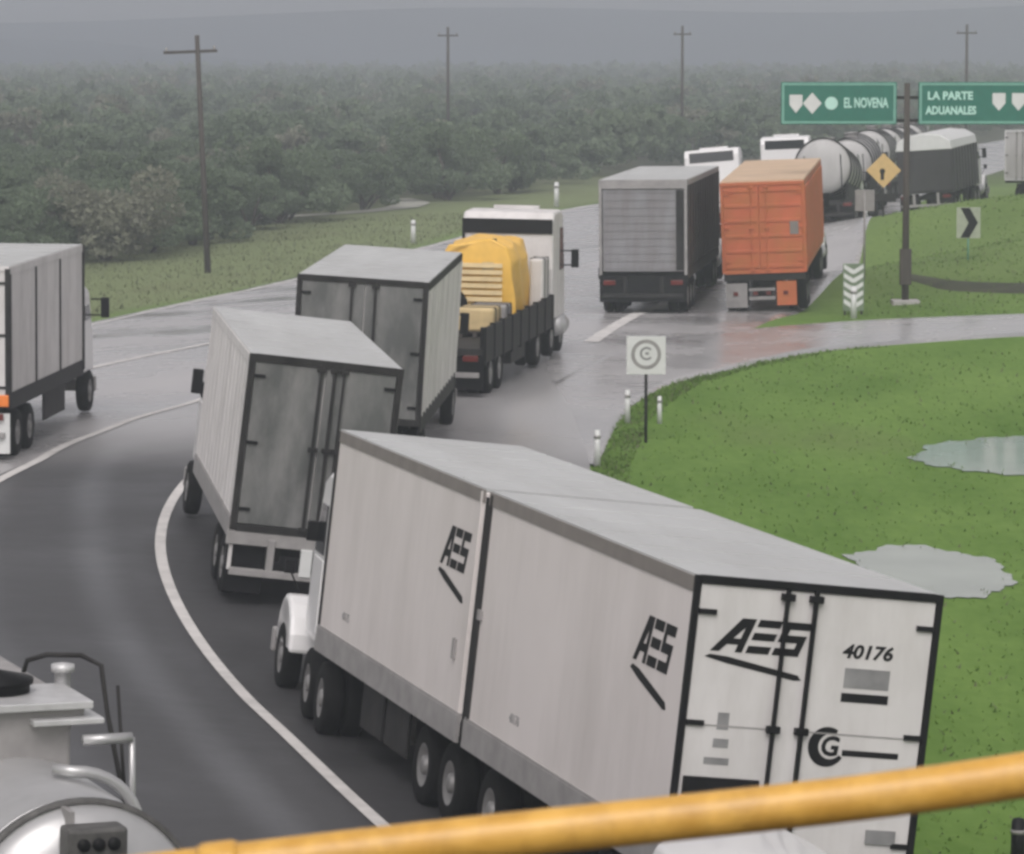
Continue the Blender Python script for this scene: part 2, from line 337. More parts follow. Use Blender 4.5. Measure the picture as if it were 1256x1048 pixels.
def mirror(cabo, x, y, z, s, xf, h=.55, k=.36):
    b = MB(xf); b.tube([(x, y, z + h * .5), (x + s * k, y + .05, z + h * .5)], .018, 6); b.tube([(x, y, z - h * .4), (x + s * k, y + .05, z - h * .4)], .018, 6)
    b.box(x + s * k - .10, x + s * k + .10, y, y + .09, z - h * .55, z + h * .6)
    b.build('mirror', 'black', cabo, bevel=.02)
def tractor(root, y0, xf=None, paint='cabwhite', w=2.15, roof=3.3, hooded=True, window=True, drive=(.2, 1.5), band=None, stacks=True, mk=.22, mh=.42, tanks=True, wz=.33):
    """cab from y0 forward: sleeper and cab block, bonnet and fenders, glass, mirrors, tanks, wheels"""
    base = (xf or Matrix.Identity(4)) @ Matrix.Translation((0, y0, 0)); h = w / 2
    b = MB(base)
    top = [(0, .95), (0, roof - .25), (.22, roof), (1.3, roof + .02), (1.75, roof - .12), (2.2, 2.15 if hooded else 1.8), (2.3, .95)]
    b.prism(top, -h, h); cb = b.build('cab', paint, root, bevel=.07)
    g = MB(base); g.prism([(1.83, roof - .24), (2.17, 2.22), (2.25, 2.22), (1.91, roof - .22)], -h + .14, h - .14); g.build('windscreen', 'glass', cb)
    for s in (-1, 1):
        q = MB(base); q.prism([(1.15, 2.2), (1.15, roof - .45), (1.65, roof - .45), (1.95, 2.2)], s * h - .02, s * h + .012); q.build('side_window', 'glass', cb)
        d = MB(base); d.prism([(1.08, 1.1), (1.08, 2.12), (1.98, 2.12), (1.98, 1.1)], s * h - .02, s * h + .008); d.build('door_panel', paint, cb)
        mirror(cb, s * h, 1.9, min(2.45, roof - .5), s, base, mh, mk)
    if window:
        q = MB(base); z1 = roof - wz; q.box(-h + .22, h - .22, -.015, .02, z1 - .42, z1); q.build('rear_window', 'glass', cb, bevel=.01)
    if band:
        q = MB(base); q.box(-h + .02, h - .02, -.05, .0, band[0], band[1]); q.box(-h + .0, -h + .07, -.05, 0, band[0] - .5, band[1]); q.build('rear_visor', 'black', cb, bevel=.01)
    q = MB(base); q.box(-.6, .6, 1.35, 1.55, roof + .02, roof + .10); q.build('roof_marker_bar', paint, cb)
    for s in (-1, 1):
        q = MB(base)
        if stacks: q.tube([(s * (h - .05), -.12, .9), (s * (h - .05), -.12, roof + .15), (s * (h - .05), -.2, roof + .3)], .065, 8).build('exhaust_stack', 'silver', root)

        q = MB(base)
        if tanks: q.lathe([(-.55, 0), (-.55, .27), (.55, .27), (.55, 0)], (s * (h - .12), 1.55, .72), 'y', 16).build('fuel_tank', 'silver', root)
    fy = 3.15 if hooded else 1.7
    if hooded:
        b = MB(base); b.prism([(2.25, .8), (2.25, 2.12), (3.2, 1.98), (3.75, 1.80), (3.95, 1.55), (4.0, .8)], -.62, .62); hd = b.build('hood', paint, root, bevel=.08)
        q = MB(base); q.box(-.5, .5, 3.97, 4.03, .9, 1.55); q.build('grille', 'silver', hd)
        for s in (-1, 1):
            n = 9; pr = []
            for k in range(n + 1):
                a = math.pi * k / n; pr.append((fy + .74 * math.cos(a), .62 + .78 * math.sin(a)))
            inner = [(fy + .62 * math.cos(math.pi * k / n), .62 + .62 * math.sin(math.pi * k / n)) for k in range(n, -1, -1)]
            q = MB(base); q.prism(pr + inner, s * .60, s * 1.16); fe = q.build('fender', paint, root, bevel=.06)
            q = MB(base); q.box(s * .86 - .13, s * .86 + .13, 3.86, 3.95, 1.0, 1.24); q.build('headlight', 'lampwhite', fe, bevel=.02)
            q = MB(base); q.tube([(s * .95, fy + .25, 1.4), (s * 1.12, fy + .3, 1.72)], .015, 6); q.box(s * 1.12 - .08, s * 1.12 + .08, fy + .27, fy + .33, 1.66, 1.86); q.build('fender_mirror', 'black', fe)
    else:
        for s in (-1, 1):
            q = MB(base); q.box(s * .8 - .14, s * .8 + .14, 2.27, 2.35, .7, .9); q.build('headlight', 'lampwhite', cb)
    q = MB(base); e = 4.02 if hooded else 2.3; q.box(-1.18, 1.18, e, e + .18, .42, .78); q.build('front_bumper', 'grey', root, bevel=.03)
    axle(root, fy, 2.4, False, base)
    for d in drive:
        axle(root, -d + .0, 2.38, True, base)
    chassis(root, -2.1, e, .95, base)
def van_body(root, y0, y1, W=2.59, z0=1.15, z1=4.1, side='white', roof='roof', ribs=0, toprail='brownrail', skirt='grey', xf=None, ribm='darkmetal', nose=None):
    """one box trailer body: walls, roof skin, rails, posts"""
    h = W / 2; b = MB(xf); b.box(-h, h, y0, y1, z0 + .12, z1 - .04); bx = b.build('trailer_box', side, root, bevel=.025)
    b = MB(xf); b.box(-h + .012, h - .012, y0 + .01, y1 - .01, z1 - .036, z1); 
    y = y0 + 1.2
    while y < y1 - .6: b.box(-h + .05, h - .05, y, y + .04, z1, z1 + .012); y += 1.25
    b.build('roof', roof, bx)
    for s in (-1, 1):
        b = MB(xf); b.box(s * h - .012, s * h + .014, y0, y1, z1 - .17, z1 - .02); b.build('top_rail', toprail, bx)
        b = MB(xf); b.box(s * h - .03, s * h + .012, y0, y1, z0 - .12, z0 + .2); b.box(s * h - .02, s * h + .022, y0, y1, z0 + .2, z0 + .23); b.build('side_rail', skirt, bx)
        if ribs:
            b = MB(xf); n = ribs
            for i in range(n): 
                yy = y0 + .08 + (y1 - y0 - .16) * i / (n - 1); b.box(s * h - .01, s * h + .03, yy - .035, yy + .035, z0 + .2, z1 - .17)
            b.build('side_post', ribm, bx)
    b = MB(xf)
    y = y0 + .3
    while y < y1: b.box(-h + .03, h - .03, y, y + .08, z0 - .05, z0 + .12); y += .6
    b.build('floor_beams', 'darkmetal', root)
    return bx
def rear_doors(root, W, z0, z1, door='whitedoor', frame='black', split=.5, y=0, rods=(), rodm='darkmetal', hinge='black', fw=.07, top=.10, ribbed=0):
    h = W / 2
    b = MB(); b.box(-h - .012, -h + fw, y - .07, y, z0, z1); b.box(h - fw, h + .012, y - .07, y, z0, z1); b.box(-h + fw, h - fw, y - .07, y, z1 - top, z1 + .005); b.box(-h + fw, h - fw, y - .07, y, z0 - .02, z0 + .10)
    fr = b.build('rear_frame', frame, root, bevel=.006)
    xs = -h + fw + (W - 2 * fw) * split; ds = []
    for k, (a, c) in enumerate(((-h + fw + .008, xs - .012), (xs + .012, h - fw - .008))):
        b = MB(); b.box(a, c, y - .045, y - .003, z0 + .11, z1 - top - .008)
        if ribbed:
            n = ribbed
            for i in range(n):
                zz = z0 + .2 + (z1 - z0 - .45) * i / (n - 1); b.box(a + .04, c - .04, y - .07, y - .045, zz - .05, zz + .05)
        d = b.build('rear_door', door, root, bevel=.008); ds.append(d)
        e = a if k == 0 else c; sg = 1 if k == 0 else -1
        for q in range(3):
            zz = z0 + .35 + (z1 - z0 - .7) * q / 2
            b = MB(); b.box(min(e, e + sg * .18), max(e, e + sg * .18), y - .075, y - .04, zz - .026, zz + .026); b.build('hinge', hinge, d)
    for u, th in rods:
        x = -h + W * u; d = ds[0] if u <= split else ds[1]
        b = MB(); b.box(x - th / 2, x + th / 2, y - .10, y - .05, z0 + .02, z1 - .06)
        for zz in (z0 + .06, (z0 + z1) / 2 - .05, z1 - .18): b.box(x - th / 2 - .05, x + th / 2 + .05, y - .11, y - .045, zz, zz + .07)
        b.build('lock_rod', rodm, d, bevel=.006)
    return ds
def underride(root, W=2.4, y=-.05, m='grey', post=True, lamps=True, flaps=True):
    b = MB(); b.box(-W / 2 + .05, W / 2 - .05, y - .05, y + .05, .48, .60)
    for s in (-.55, .55): b.box(s - .06, s + .06, y - .03, y + .05, .6, 1.1)
    b.build('bumper', m, root, bevel=.01)
    if lamps:
        for s in (-1, 1):
            b = MB(); b.box(s * (W / 2 - .25) - .18, s * (W / 2 - .25) + .18, y - .06, y - .02, .86, 1.0); b.build('tail_light', 'lampred', root, bevel=.01)
    if flaps:
        for s in (-1, 1):
            b = MB(); b.box(s * (W / 2 - .3) - .32, s * (W / 2 - .3) + .32, y + .12, y + .15, .18, .95); b.build('mudflap', 'black', root)
def landing_gear(root, y, xf=None):
    for s in (-1, 1):
        b = MB(xf); b.box(s * .55 - .06, s * .55 + .06, y - .06, y + .06, .35, 1.1); b.box(s * .55 - .12, s * .55 + .12, y - .12, y + .12, .28, .35); b.build('landing_leg', 'grey', root)

# ================================================================= SETTING
def fx(pts, t):                                   # piecewise-linear x for a given y
    ys = [p[1] for p in pts]; xs = [p[0] for p in pts]; return np.interp(t, ys, xs)
xs = np.r_[-990, -800, -600, -450, -330, -240, -170, -120, -85, -65, np.arange(-50, 51, 1.), 65, 85, 120, 170, 240, 330, 450, 600, 800, 990]
ys = np.r_[-300, -150, -70, -30, np.arange(-10, 262, 1.), 270, 280, 295, 315, 340, 380, 430, 500, 600, 720, 900, 1150, 1450, 1750, 2030]
gx, gy = np.meshgrid(xs, ys); gz = T(gx, gy)
ni, nj = gx.shape; idx = np.arange(ni * nj).reshape(ni, nj)
GF = np.stack([idx[:-1, :-1], idx[:-1, 1:], idx[1:, 1:], idx[1:, :-1]], -1).reshape(-1, 4)
HLEFT = [(-34, 60), (-24, 90), (-15.7, 118.9), (-13.7, 131.2), (-11, 140.4), (-8.2, 150.8), (-2.6, 182.3), (3.1, 208), (13, 250), (26, 300), (52, 400), (105, 600)]
HRIGHT = [(5.0, 60), (4.2, 92), (5.71, 99.8), (8.9, 111.2), (9.9, 118), (16, 165), (22, 208), (28.5, 250), (39, 300), (65, 400), (118, 600)]
SCRUB = [(-40, 120), (-18, 168), (4, 251), (13, 285), (24, 310), (48, 400), (100, 600), (400, 1800)]
scr = np.clip((fx(SCRUB, gy) - gx) / 14 + .3, 0, 1) * (gy > 120); scr = np.maximum(scr, np.clip((gy - 240) / 60, 0, 1))
gr = mesh_np('ground', np.c_[gx.ravel(), gy.ravel(), gz.ravel()], GF, 'ground', kind='structure', smooth=True)
dry_haze = np.clip((fx(HLEFT, gy) - gx) / 2, 0, 1) * .75 + np.clip((gy - 112) / 15, 0, 1) * .3  # dry left verge, plus distance haze painted into the far grass colour
a = gr.data.attributes.new('dry', 'FLOAT', 'POINT'); a.data.foreach_set('value', np.clip(dry_haze, 0, .8).ravel().astype(np.float32))
a = gr.data.attributes.new('scrubland', 'FLOAT', 'POINT'); a.data.foreach_set('value', scr.ravel().astype(np.float32))

def resample(p, n):
    p = np.array(p, float); d = np.r_[0, np.cumsum(np.hypot(*np.diff(p, axis=0).T))]
    # smooth (Catmull-like) by fitting over chord length with a light average
    t = np.linspace(0, d[-1], n); q = np.c_[np.interp(t, d, p[:, 0]), np.interp(t, d, p[:, 1])]
    k = max(1, n // 40)
    for _ in range(3):
        r = q.copy()
        for i in range(1, n - 1):
            a0, b0 = max(0, i - k), min(n - 1, i + k); m = min(i - a0, b0 - i); r[i] = q[i - m:i + m + 1].mean(0)
        q = r
    return q
def strip(name, A, B, lift, m, n=200, k=20, kind='structure', skirt=True):
    A = resample(A, n); B = resample(B, n); u = np.linspace(0, 1, k)[None, :, None]
    P = A[:, None] * (1 - u) + B[:, None] * u; Z = T(P[..., 0], P[..., 1]) + lift
    if skirt: Z[:, 0] -= lift + .12; Z[:, -1] -= lift + .12
    idx = np.arange(n * k).reshape(n, k); F = np.stack([idx[:-1, :-1], idx[:-1, 1:], idx[1:, 1:], idx[1:, :-1]], -1).reshape(-1, 4)
    V = np.c_[P.reshape(-1, 2), Z.ravel()]
    o = mesh_np(name, V, F, m, kind=kind, smooth=True); return o, V
def band(name, pts, w, lift, m, n=120):
    q = resample(pts, n); d = np.gradient(q, axis=0); d /= np.hypot(*d.T)[:, None]; nrm = np.c_[-d[:, 1], d[:, 0]]
    return strip(name, q + nrm * w / 2, q - nrm * w / 2, lift, m, n, 3, skirt=False)[0]
strip('highway', [(-34, 60), (-24, 90), (-15.7, 118.9), (-11, 140.4), (-2.6, 182.3), (3.1, 208), (26, 300), (105, 600)],
      [(.8, 60), (1.2, 82), (2.2, 92), (5.2, 103), (8.7, 112), (9.8, 119), (16, 165), (28.5, 250), (39, 300), (118, 600)], .05, 'highway', 500, 60)
# turning apron and side road to the right
strip('side_road', [(1.83, 81.3), (2.44, 87.8), (4.07, 95.85), (8.06, 103.1), (13.97, 105.9), (30, 108)],
      [(0.5, 84), (0.8, 95), (3, 106), (8.69, 111.2), (11.2, 113.0), (15, 112.9), (30, 114.5)], .057, 'highway', 160, 16)
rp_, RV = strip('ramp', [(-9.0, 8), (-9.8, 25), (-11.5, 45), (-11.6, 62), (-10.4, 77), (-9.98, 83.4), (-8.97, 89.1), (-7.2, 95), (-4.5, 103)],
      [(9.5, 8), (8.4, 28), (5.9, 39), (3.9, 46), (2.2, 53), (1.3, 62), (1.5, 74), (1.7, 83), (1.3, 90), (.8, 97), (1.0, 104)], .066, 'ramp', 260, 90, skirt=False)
TR = [[(-8.6, 84), (-8.26, 75.64), (-7.34, 67.32), (-6.5, 61.69), (-4.86, 53.59), (-3.28, 47.02), (-1.0, 38), (1.5, 30)],
      [(-10.4, 82), (-10.1, 75.6), (-9.3, 67.3), (-8.5, 61.7), (-6.9, 53.6), (-5.3, 47), (-3.2, 38), (-1, 30)]]
wear = np.zeros(len(RV))
for q, amp in ((resample(TR[0], 300), .9), (resample(TR[1], 300), .6)):
    d = np.sqrt(((RV[:, None, :2] - q[None]) ** 2).sum(-1)).min(1); wear = np.maximum(wear, amp * np.exp(-(d / .42) ** 2))

LINE = [(5.2, 20), (2.0, 32), (-.2, 40), (-1.74, 45.85), (-3.39, 52.74), (-4.87, 59.31), (-5.69, 63.58), (-6.26, 67.7), (-6.55, 75.2), (-6.3, 79.5)]
wear = np.maximum(wear, .22 * np.clip((fx(LINE, RV[:, 1]) - RV[:, 0]) / .3, 0, 1))
wear *= .85 + .15 * np.sin(RV[:, 1] * .7)
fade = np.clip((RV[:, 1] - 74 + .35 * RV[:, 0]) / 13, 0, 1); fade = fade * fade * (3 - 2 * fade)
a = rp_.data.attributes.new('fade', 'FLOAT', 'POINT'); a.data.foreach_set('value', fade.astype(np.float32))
a = rp_.data.attributes.new('wear', 'FLOAT', 'POINT'); a.data.foreach_set('value', wear.astype(np.float32))
band('lane_marking', [(5.2, 20), (2.0, 32), (-.2, 40), (-1.74, 45.85), (-3.39, 52.74), (-4.87, 59.31), (-5.69, 63.58), (-6.26, 67.7), (-6.52, 71.5), (-6.55, 75.2), (-6.3, 79.5), (-5.6, 84), (-4.6, 89)], .19, .082, 'linepaint')
band('edge_marking', [(-10.75, 68), (-10.15, 77.0), (-9.85, 83.4), (-8.9, 89.1), (-7.2, 94.6), (-5.2, 100)], .24, .082, 'linepaint')
band('lane_marking', [(-13.6, 95), (-10.79, 103.0), (-8.78, 107.64), (-5.0, 118)], .28, .062, 'linepaint')
band('lane_marking', [(2.15, 105.4), (2.74, 108.86), (4.77, 121.36), (10, 158)], .42, .064, 'linepaint')
band('edge_marking', [(-22.5, 92), (-14.7, 119.5), (-10.2, 140.6), (-1.8, 182.3), (4.2, 208)], .25, .062, 'linepaint')
POOLS = []
def blob(name, pts, lift, m, kind='structure'):
    q = resample(pts + [pts[0]], 120)[:-1]; c = q.mean(0); th = np.arange(len(q)); q = c + (q - c) * (1 + .05 * np.sin(th * .31 + len(POOLS)) + .035 * np.sin(th * .83) + .02 * np.sin(th * 1.9))[:, None]; POOLS.append(q); rings = [q * k + c * (1 - k) for k in (1.0, .75, .5, .25)]
    V = np.vstack(rings + [c[None]]); n = len(q); F = []
    for r in range(3):
        for i in range(n): F.append((r * n + i, r * n + (i + 1) % n, (r + 1) * n + (i + 1) % n, (r + 1) * n + i))
    V3 = np.c_[V, T(V[:, 0], V[:, 1]) + lift]; b = MB(); b._add(V3.tolist(), F + [(3 * n + i, 3 * n + (i + 1) % n, 4 * n) for i in range(n)])
    return b.build(name, m, kind=kind)
blob('puddle', [(8.6, 83.6), (9.2, 81.7), (10.4, 81.3), (12, 81.0), (13, 84), (12.4, 86.4), (10.6, 86.6), (9.4, 85.6)], .022, 'water')
blob('puddle', [(6.2, 71.2), (6.4, 68.6), (7.4, 66.8), (8.3, 66.6), (9.0, 68.8), (8.8, 71.0), (7.7, 72.4), (6.9, 72.3)], .022, 'water')
strip('ditch', [(13.2, 128.6), (14.3, 125.6), (16.1, 123.6), (24, 121.5)], [(12.6, 126.8), (13.4, 121.8), (16, 118.6), (24, 116)], .03, 'ditch', 40, 5)  # flat dark strip laid over the grass, following the ground
band('dirt_track', [(-22, 205), (-14, 208), (-9, 211), (-6.2, 216), (-5.6, 224), (-7, 232)], 2.0, .05, 'dirtroad', 60)

# far ridge under the haze
def ridge(name, y, h, seed, m, am=.22, x0=-900, x1=900):
    r = np.random.default_rng(seed); xx = np.linspace(x0, x1, 240); prof = np.zeros_like(xx)
    for k in range(1, 9): prof += np.sin(xx / 900 * k * 2.3 + r.uniform(0, 6)) / k
    prof = h * (.9 + am * prof) * np.clip((x1 - xx) / 90, 0, 1) ** .6; V = []; F = []
    for j, (dy, f) in enumerate(((-220, 0), (-140, .35), (-60, .75), (0, 1), (90, .7), (240, 0))):
        for x, p_ in zip(xx, prof): V.append((x, y + dy, .2 + max(0, p_ * f) * (1 if f == 1 else .95 + .05 * math.sin(x * .05 + j))))
    n = len(xx)
    for j in range(5):
        for i in range(n - 1): F.append((j * n + i, j * n + i + 1, (j + 1) * n + i + 1, (j + 1) * n + i))
    return mesh_np(name, np.array(V), np.array(F), m, kind='structure', smooth=True)
M['hill'] = mat('hill_scrub', (.035, .055, .075), .9, var=.3, scale=.01)
ridge('hills', 1740, 25, 3, 'hill', .30)
ridge('hills', 1400, 15, 9, 'hill', .16, -520, -60)
# ================================================================= VEGETATION
def crown_cloud(n, seed, r=2.0, hgt=3.6, leaf=.16, clumps=11):
    g = np.random.default_rng(seed); cc = []
    for _ in range(clumps):
        a = g.uniform(0, 6.28); q = r * math.sqrt(g.uniform(.02, 1)) * .85; z = hgt * g.uniform(.2, .9) * (1 - .28 * (q / r) ** 2); cc.append((q * math.cos(a), q * math.sin(a), z, g.uniform(.35, .8) * r * .55))
    cc = np.array(cc); k = g.integers(0, clumps, n); d = g.normal(size=(n, 3)); d /= np.linalg.norm(d, axis=1)[:, None]
    p = cc[k, :3] + d * cc[k, 3:4] * (g.uniform(.45, 1, (n, 1)) ** .5) * np.array([1, 1, .75])
    p[:, 2] = np.maximum(p[:, 2], .25)
    u = g.normal(size=(n, 3)); u /= np.linalg.norm(u, axis=1)[:, None]; w = np.cross(u, g.normal(size=(n, 3))); w /= np.linalg.norm(w, axis=1)[:, None]
    s = leaf * g.uniform(.6, 1.5, (n, 1)); V = np.stack([p - u * s, p + w * s * .55, p + u * s, p - w * s * .55], 1)
    N = d * .8 + np.array([0, 0, .55]); N /= np.linalg.norm(N, axis=1)[:, None]
    return V.reshape(-1, 3), np.arange(4 * n).reshape(n, 4), cc, np.repeat(N, 4, 0)
def trunk_mb(cc, seed):
    g = random.Random(seed); b = MB()
    for i in range(4):
        c = cc[i]; b.tube([(g.uniform(-.12, .12), g.uniform(-.12, .12), -.1), (c[0] * .35, c[1] * .35, c[2] * .45), (c[0] * .8, c[1] * .8, c[2] * .85)], [.10, .07, .025], 6)
    return b
PROTO = []
for i in range(5):
    V, F, cc, N = crown_cloud(6500, 50 + i, r=2.1 + .15 * i, hgt=3.4 + .22 * i, leaf=.095, clumps=15)
    c = mesh_np('crown', V, F, 'leafbrown' if i == 3 else 'leaf'); t_ = trunk_mb(cc, i).build('trunk', 'bark')
    PROTO.append((c, t_))
used = set()
pts = []; g = np.random.default_rng(5)
for _ in range(60000):
    y = 150 + (1280 - 150) * g.uniform() ** 1.8
    x = g.uniform(-1, 1) * (.165 * y + 14)
    if x > fx(SCRUB, y) - 1.5 and not (y > 285 and x > fx(HRIGHT, min(y, 600)) + 10 and y < 600) and not y >= 600: continue
    pts.append((x, y))
pts = np.array(pts); grid = {}; keep = []
for x, y in pts:
    sp = 3.0 + y / 230; k = (int(x // 8), int(y // 8)); ok = True
    for i in (-1, 0, 1):
        for j in (-1, 0, 1):
            for (a_, b_) in grid.get((k[0] + i, k[1] + j), ()):
                if (a_ - x) ** 2 + (b_ - y) ** 2 < sp * sp: ok = False; break
    if ok: grid.setdefault(k, []).append((x, y)); keep.append((x, y))
keep = sorted(keep, key=lambda q: q[1]); NEAR = [q for q in keep if q[1] < 1e9][:150]; REST = keep[150:]
for i, (x, y) in enumerate(NEAR):
    k = random.choice([0, 0, 1, 1, 2, 2, 4, 4, 0, 1, 2, 3]); c, t_ = PROTO[k]
    r = thing('scrub_tree', 'low grey green scrub tree at the near edge of the hazy thicket past the highway' if k != 3 else 'brownish half bare scrub tree at the near edge of the hazy thicket past the highway', 'tree',
              (x, y, float(T(x, y))), (0, 0, random.uniform(0, 6.28)), 'green scrub trees at the thicket edge' if k != 3 else 'brownish scrub trees at the thicket edge')
    s = random.uniform(.6, 1.25); r.scale = (s * random.uniform(.9, 1.2), s, s * random.uniform(.8, 1.1))
    if k in used: c = c.copy(); t_ = t_.copy(); COL.objects.link(c); COL.objects.link(t_)
    used.add(k); c.parent = r; t_.parent = r
for k in range(5):
    if k not in used:
        for o in PROTO[k]: bpy.data.objects.remove(o)
VV = []; FF = []; off = 0; MI = []
far_proto = [(crown_cloud(n, 80 + i + 10 * j, r=2.2, hgt=3.7, leaf=lf)) for j, (n, lf) in enumerate(((1100, .19), (420, .32), (170, .55))) for i in range(3)]
for (x, y) in REST:
    lod = 0 if y < 420 else (1 if y < 800 else 2); V, F, _, N = far_proto[lod * 3 + random.randrange(3)]
    a_ = random.uniform(0, 6.28); s = random.uniform(.65, 1.3) * (1 + max(0, y - 400) / 2500); ca, sa = math.cos(a_) * s, math.sin(a_) * s
    Q = np.c_[V[:, 0] * ca - V[:, 1] * sa + x, V[:, 0] * sa + V[:, 1] * ca + y, V[:, 2] * s * random.uniform(.8, 1.1) + float(T(x, y))]
    VV.append(Q); FF.append(F + off); off += len(Q); MI.append(np.full(len(F), int(random.random() < .12)))
sc = mesh_np('scrub_thicket', np.vstack(VV), np.vstack(FF), ['leaf', 'leafbrown'], kind='stuff')
sc.data.polygons.foreach_set('material_index', np.concatenate(MI).astype(np.int32))
tag(sc, 'hazy grey green thicket of scrub running back to the horizon', 'thicket', kind='stuff')

# grass blades on the near verges
def blades(n, y0, y1, xlo, xhi, h0, h1, seed):
    g = np.random.default_rng(seed); y = g.uniform(y0, y1, n); lo = xlo(y); hi = xhi(y); x = lo + (hi - lo) * g.uniform(0, 1, n)
    cl = (np.sin(x * 1.7 + np.sin(y * .9) * 2) + np.sin(y * 1.1 + x * .6)) * .25 + .5
    ok = np.ones(len(x), bool)
    for q in POOLS:
        near = (abs(x - q[:, 0].mean()) < 5) & (abs(y - q[:, 1].mean()) < 5); ii = np.where(near)[0]; px, py = x[ii], y[ii]; ins = np.zeros(len(ii), bool); j = len(q) - 1
        for i in range(len(q)):
            c = ((q[i, 1] > py) != (q[j, 1] > py)) & (px < (q[j, 0] - q[i, 0]) * (py - q[i, 1]) / (q[j, 1] - q[i, 1] + 1e-9) + q[i, 0]); ins ^= c; j = i
        dist = np.sqrt(((q[None] - np.c_[px, py][:, None]) ** 2).sum(-1)).min(1); ok[ii] &= ~ins | (g.uniform(0, 1, len(ii)) > dist / .7 + .15)
    x, y, cl = x[ok], y[ok], cl[ok]; n = len(x)
    z = T(x, y); h = (h0 + (h1 - h0) * g.uniform(0, 1, n) ** 2) * (.6 + .8 * cl); a = g.uniform(0, 6.28, n); w = .022 + .02 * g.uniform(0, 1, n)
    ln = np.c_[-np.sin(a), np.cos(a)] * (h * g.uniform(.5, 1.6, n))[:, None]
    V = np.stack([np.c_[x - w * np.cos(a), y - w * np.sin(a), z - .02], np.c_[x + w * np.cos(a), y + w * np.sin(a), z - .02], np.c_[x + ln[:, 0], y + ln[:, 1], z + h]], 1)
    return V.reshape(-1, 3)
RR = [(8.5, 28), (6.0, 39), (4.0, 46), (2.3, 53), (1.4, 62), (1.6, 74), (1.9, 82), (2.5, 88), (4.1, 96), (5.8, 100), (8.1, 103.3), (14, 106)]
GB = [blades(9000, 40, 103, lambda y: fx(RR, y) - .05, lambda y: .14 * y + 6, .03, .09, 1), blades(13000, 40, 104, lambda y: fx(RR, y) - .15, lambda y: fx(RR, y) + .6, .02, .10, 7),
                blades(9000, 113.5, 165, lambda y: fx(HRIGHT, y) + .3, lambda y: .15 * y + 6, .03, .12, 2),
                blades(16000, 100, 205, lambda y: fx(SCRUB, y) - 8, lambda y: fx(HLEFT, y) - .2, .05, .2, 3)]; GV = np.vstack(GB)
M['blade'] = mat('grass_blade', (.14, .25, .045), .8, var=.25, scale=.35, c2=(.19, .30, .07), stretch=(1, .5, 1)); soften(M['blade'], .5); M['dryblade'] = mat('dry_grass_blade', (.17, .19, .10), .85, var=.25, scale=.3, c2=(.20, .22, .12)); soften(M['dryblade'], .4)
gb = mesh_np('grass', GV, np.arange(len(GV)).reshape(-1, 3), ['blade', 'dryblade'], kind='stuff'); pale_grass = np.repeat([0, 0, 0, 1], [len(q) // 3 for q in GB]); pale_grass |= rng.random(len(pale_grass)) < .2; gb.data.polygons.foreach_set('material_index', pale_grass.astype(np.int32)); tag(gb, 'short wet green grass covering the roadside verges', 'grass', kind='stuff')

# ================================================================= THE QUEUE OF TRUCKS
# --- white double trailer with the black lettering
def logo(name, xf, parent, w, hgt, m='ink'):
    """slanted A, three-bar E, angular S and the swoosh below, in the unit box w x hgt"""
    k = .36 * hgt; b = MB(xf); t = .004
    def poly(p): b.prism([(x * w + k * z - w / 2 - k / 2, z * hgt) for x, z in p], 0, t, 'z')
    poly([(0, 0), (.10, 0), (.28, .74), (.28, 1), (.20, 1)]); poly([(.28, 0), (.36, 0), (.36, 1), (.28, 1)]); poly([(.13, .22), (.28, .22), (.28, .40), (.18, .40)])
    for z in (0, .39, .78): poly([(.40, z), (.66, z), (.66, z + .22), (.40, z + .22)])
    for z in (0, .39, .78): poly([(.70, z), (1.0, z), (1.0, z + .22), (.70, z + .22)])
    poly([(.70, .61), (.78, .61), (.78, .78), (.70, .78)]); poly([(.92, .22), (1.0, .22), (1.0, .39), (.92, .39)])
    b.prism([(-.62 * w, -.18 * hgt), (-.56 * w, -.10 * hgt), (-.36 * w, -.14 * hgt), (.46 * w, -.54 * hgt), (.50 * w, -.68 * hgt), (.42 * w, -.70 * hgt), (-.36 * w, -.34 * hgt)], 0, t, 'z')
    return b.build(name, m, parent)
Wd = 2.59; LB = 7.55
t = on_ground('articulated_truck', 'white double trailer truck with black slanted AES lettering, nearest in the queue', 'truck', 2.58, 37.96, -15.65, 15.3, lean=.5, lift=.03, group='trucks queuing on the ramp')
rear = van_body(t, 0, LB, Wd, 1.2, 4.1)
front = van_body(t, LB + .26, 2 * LB + .2, Wd, 1.2, 4.1)
ds = rear_doors(t, Wd, 1.2, 4.1, split=.485, rods=((.37, .038), (.485, .042)), rodm='black', fw=.05, top=.075)
u = lambda f: -Wd / 2 + Wd * f
yd = -.0455
logo('lettering', rear_xf(u(.285), yd, 3.37), ds[0], .92, .34)
text('number', '40176', 'ink', ds[1], .19, rear_xf(u(.72), yd, 3.46), shear=.2, sx=1.12, bold=.006)
b = MB(rear_xf(u(.73), yd, 0)); b.box(-.24, .24, 3.10, 3.30, 0, .003); b.build('placard', 'fadedink', ds[1])
b = MB(rear_xf(u(.73), yd, 0)); b.box(-.25, .25, 2.96, 3.05, 0, .004); b.build('dark_strip', 'ink', ds[1])
b = MB(rear_xf(u(.60), yd, 2.50)); ring = []
for k in range(25):
    a = rad(60 + 270 * k / 24); ring.append((.20 * math.cos(a), .20 * math.sin(a)))
for k in range(24, -1, -1):
    a = rad(60 + 270 * k / 24); q = .15 - .05 * math.sin(math.pi * k / 24); ring.append((q * math.cos(a) + .01, q * math.sin(a)))
b.prism(ring, 0, .004, 'z'); b.build('round_emblem', 'ink', ds[1])
text('emblem_letter', 'G', 'ink', ds[1], .27, rear_xf(u(.61), yd, 2.50), shear=.1, bold=.008)
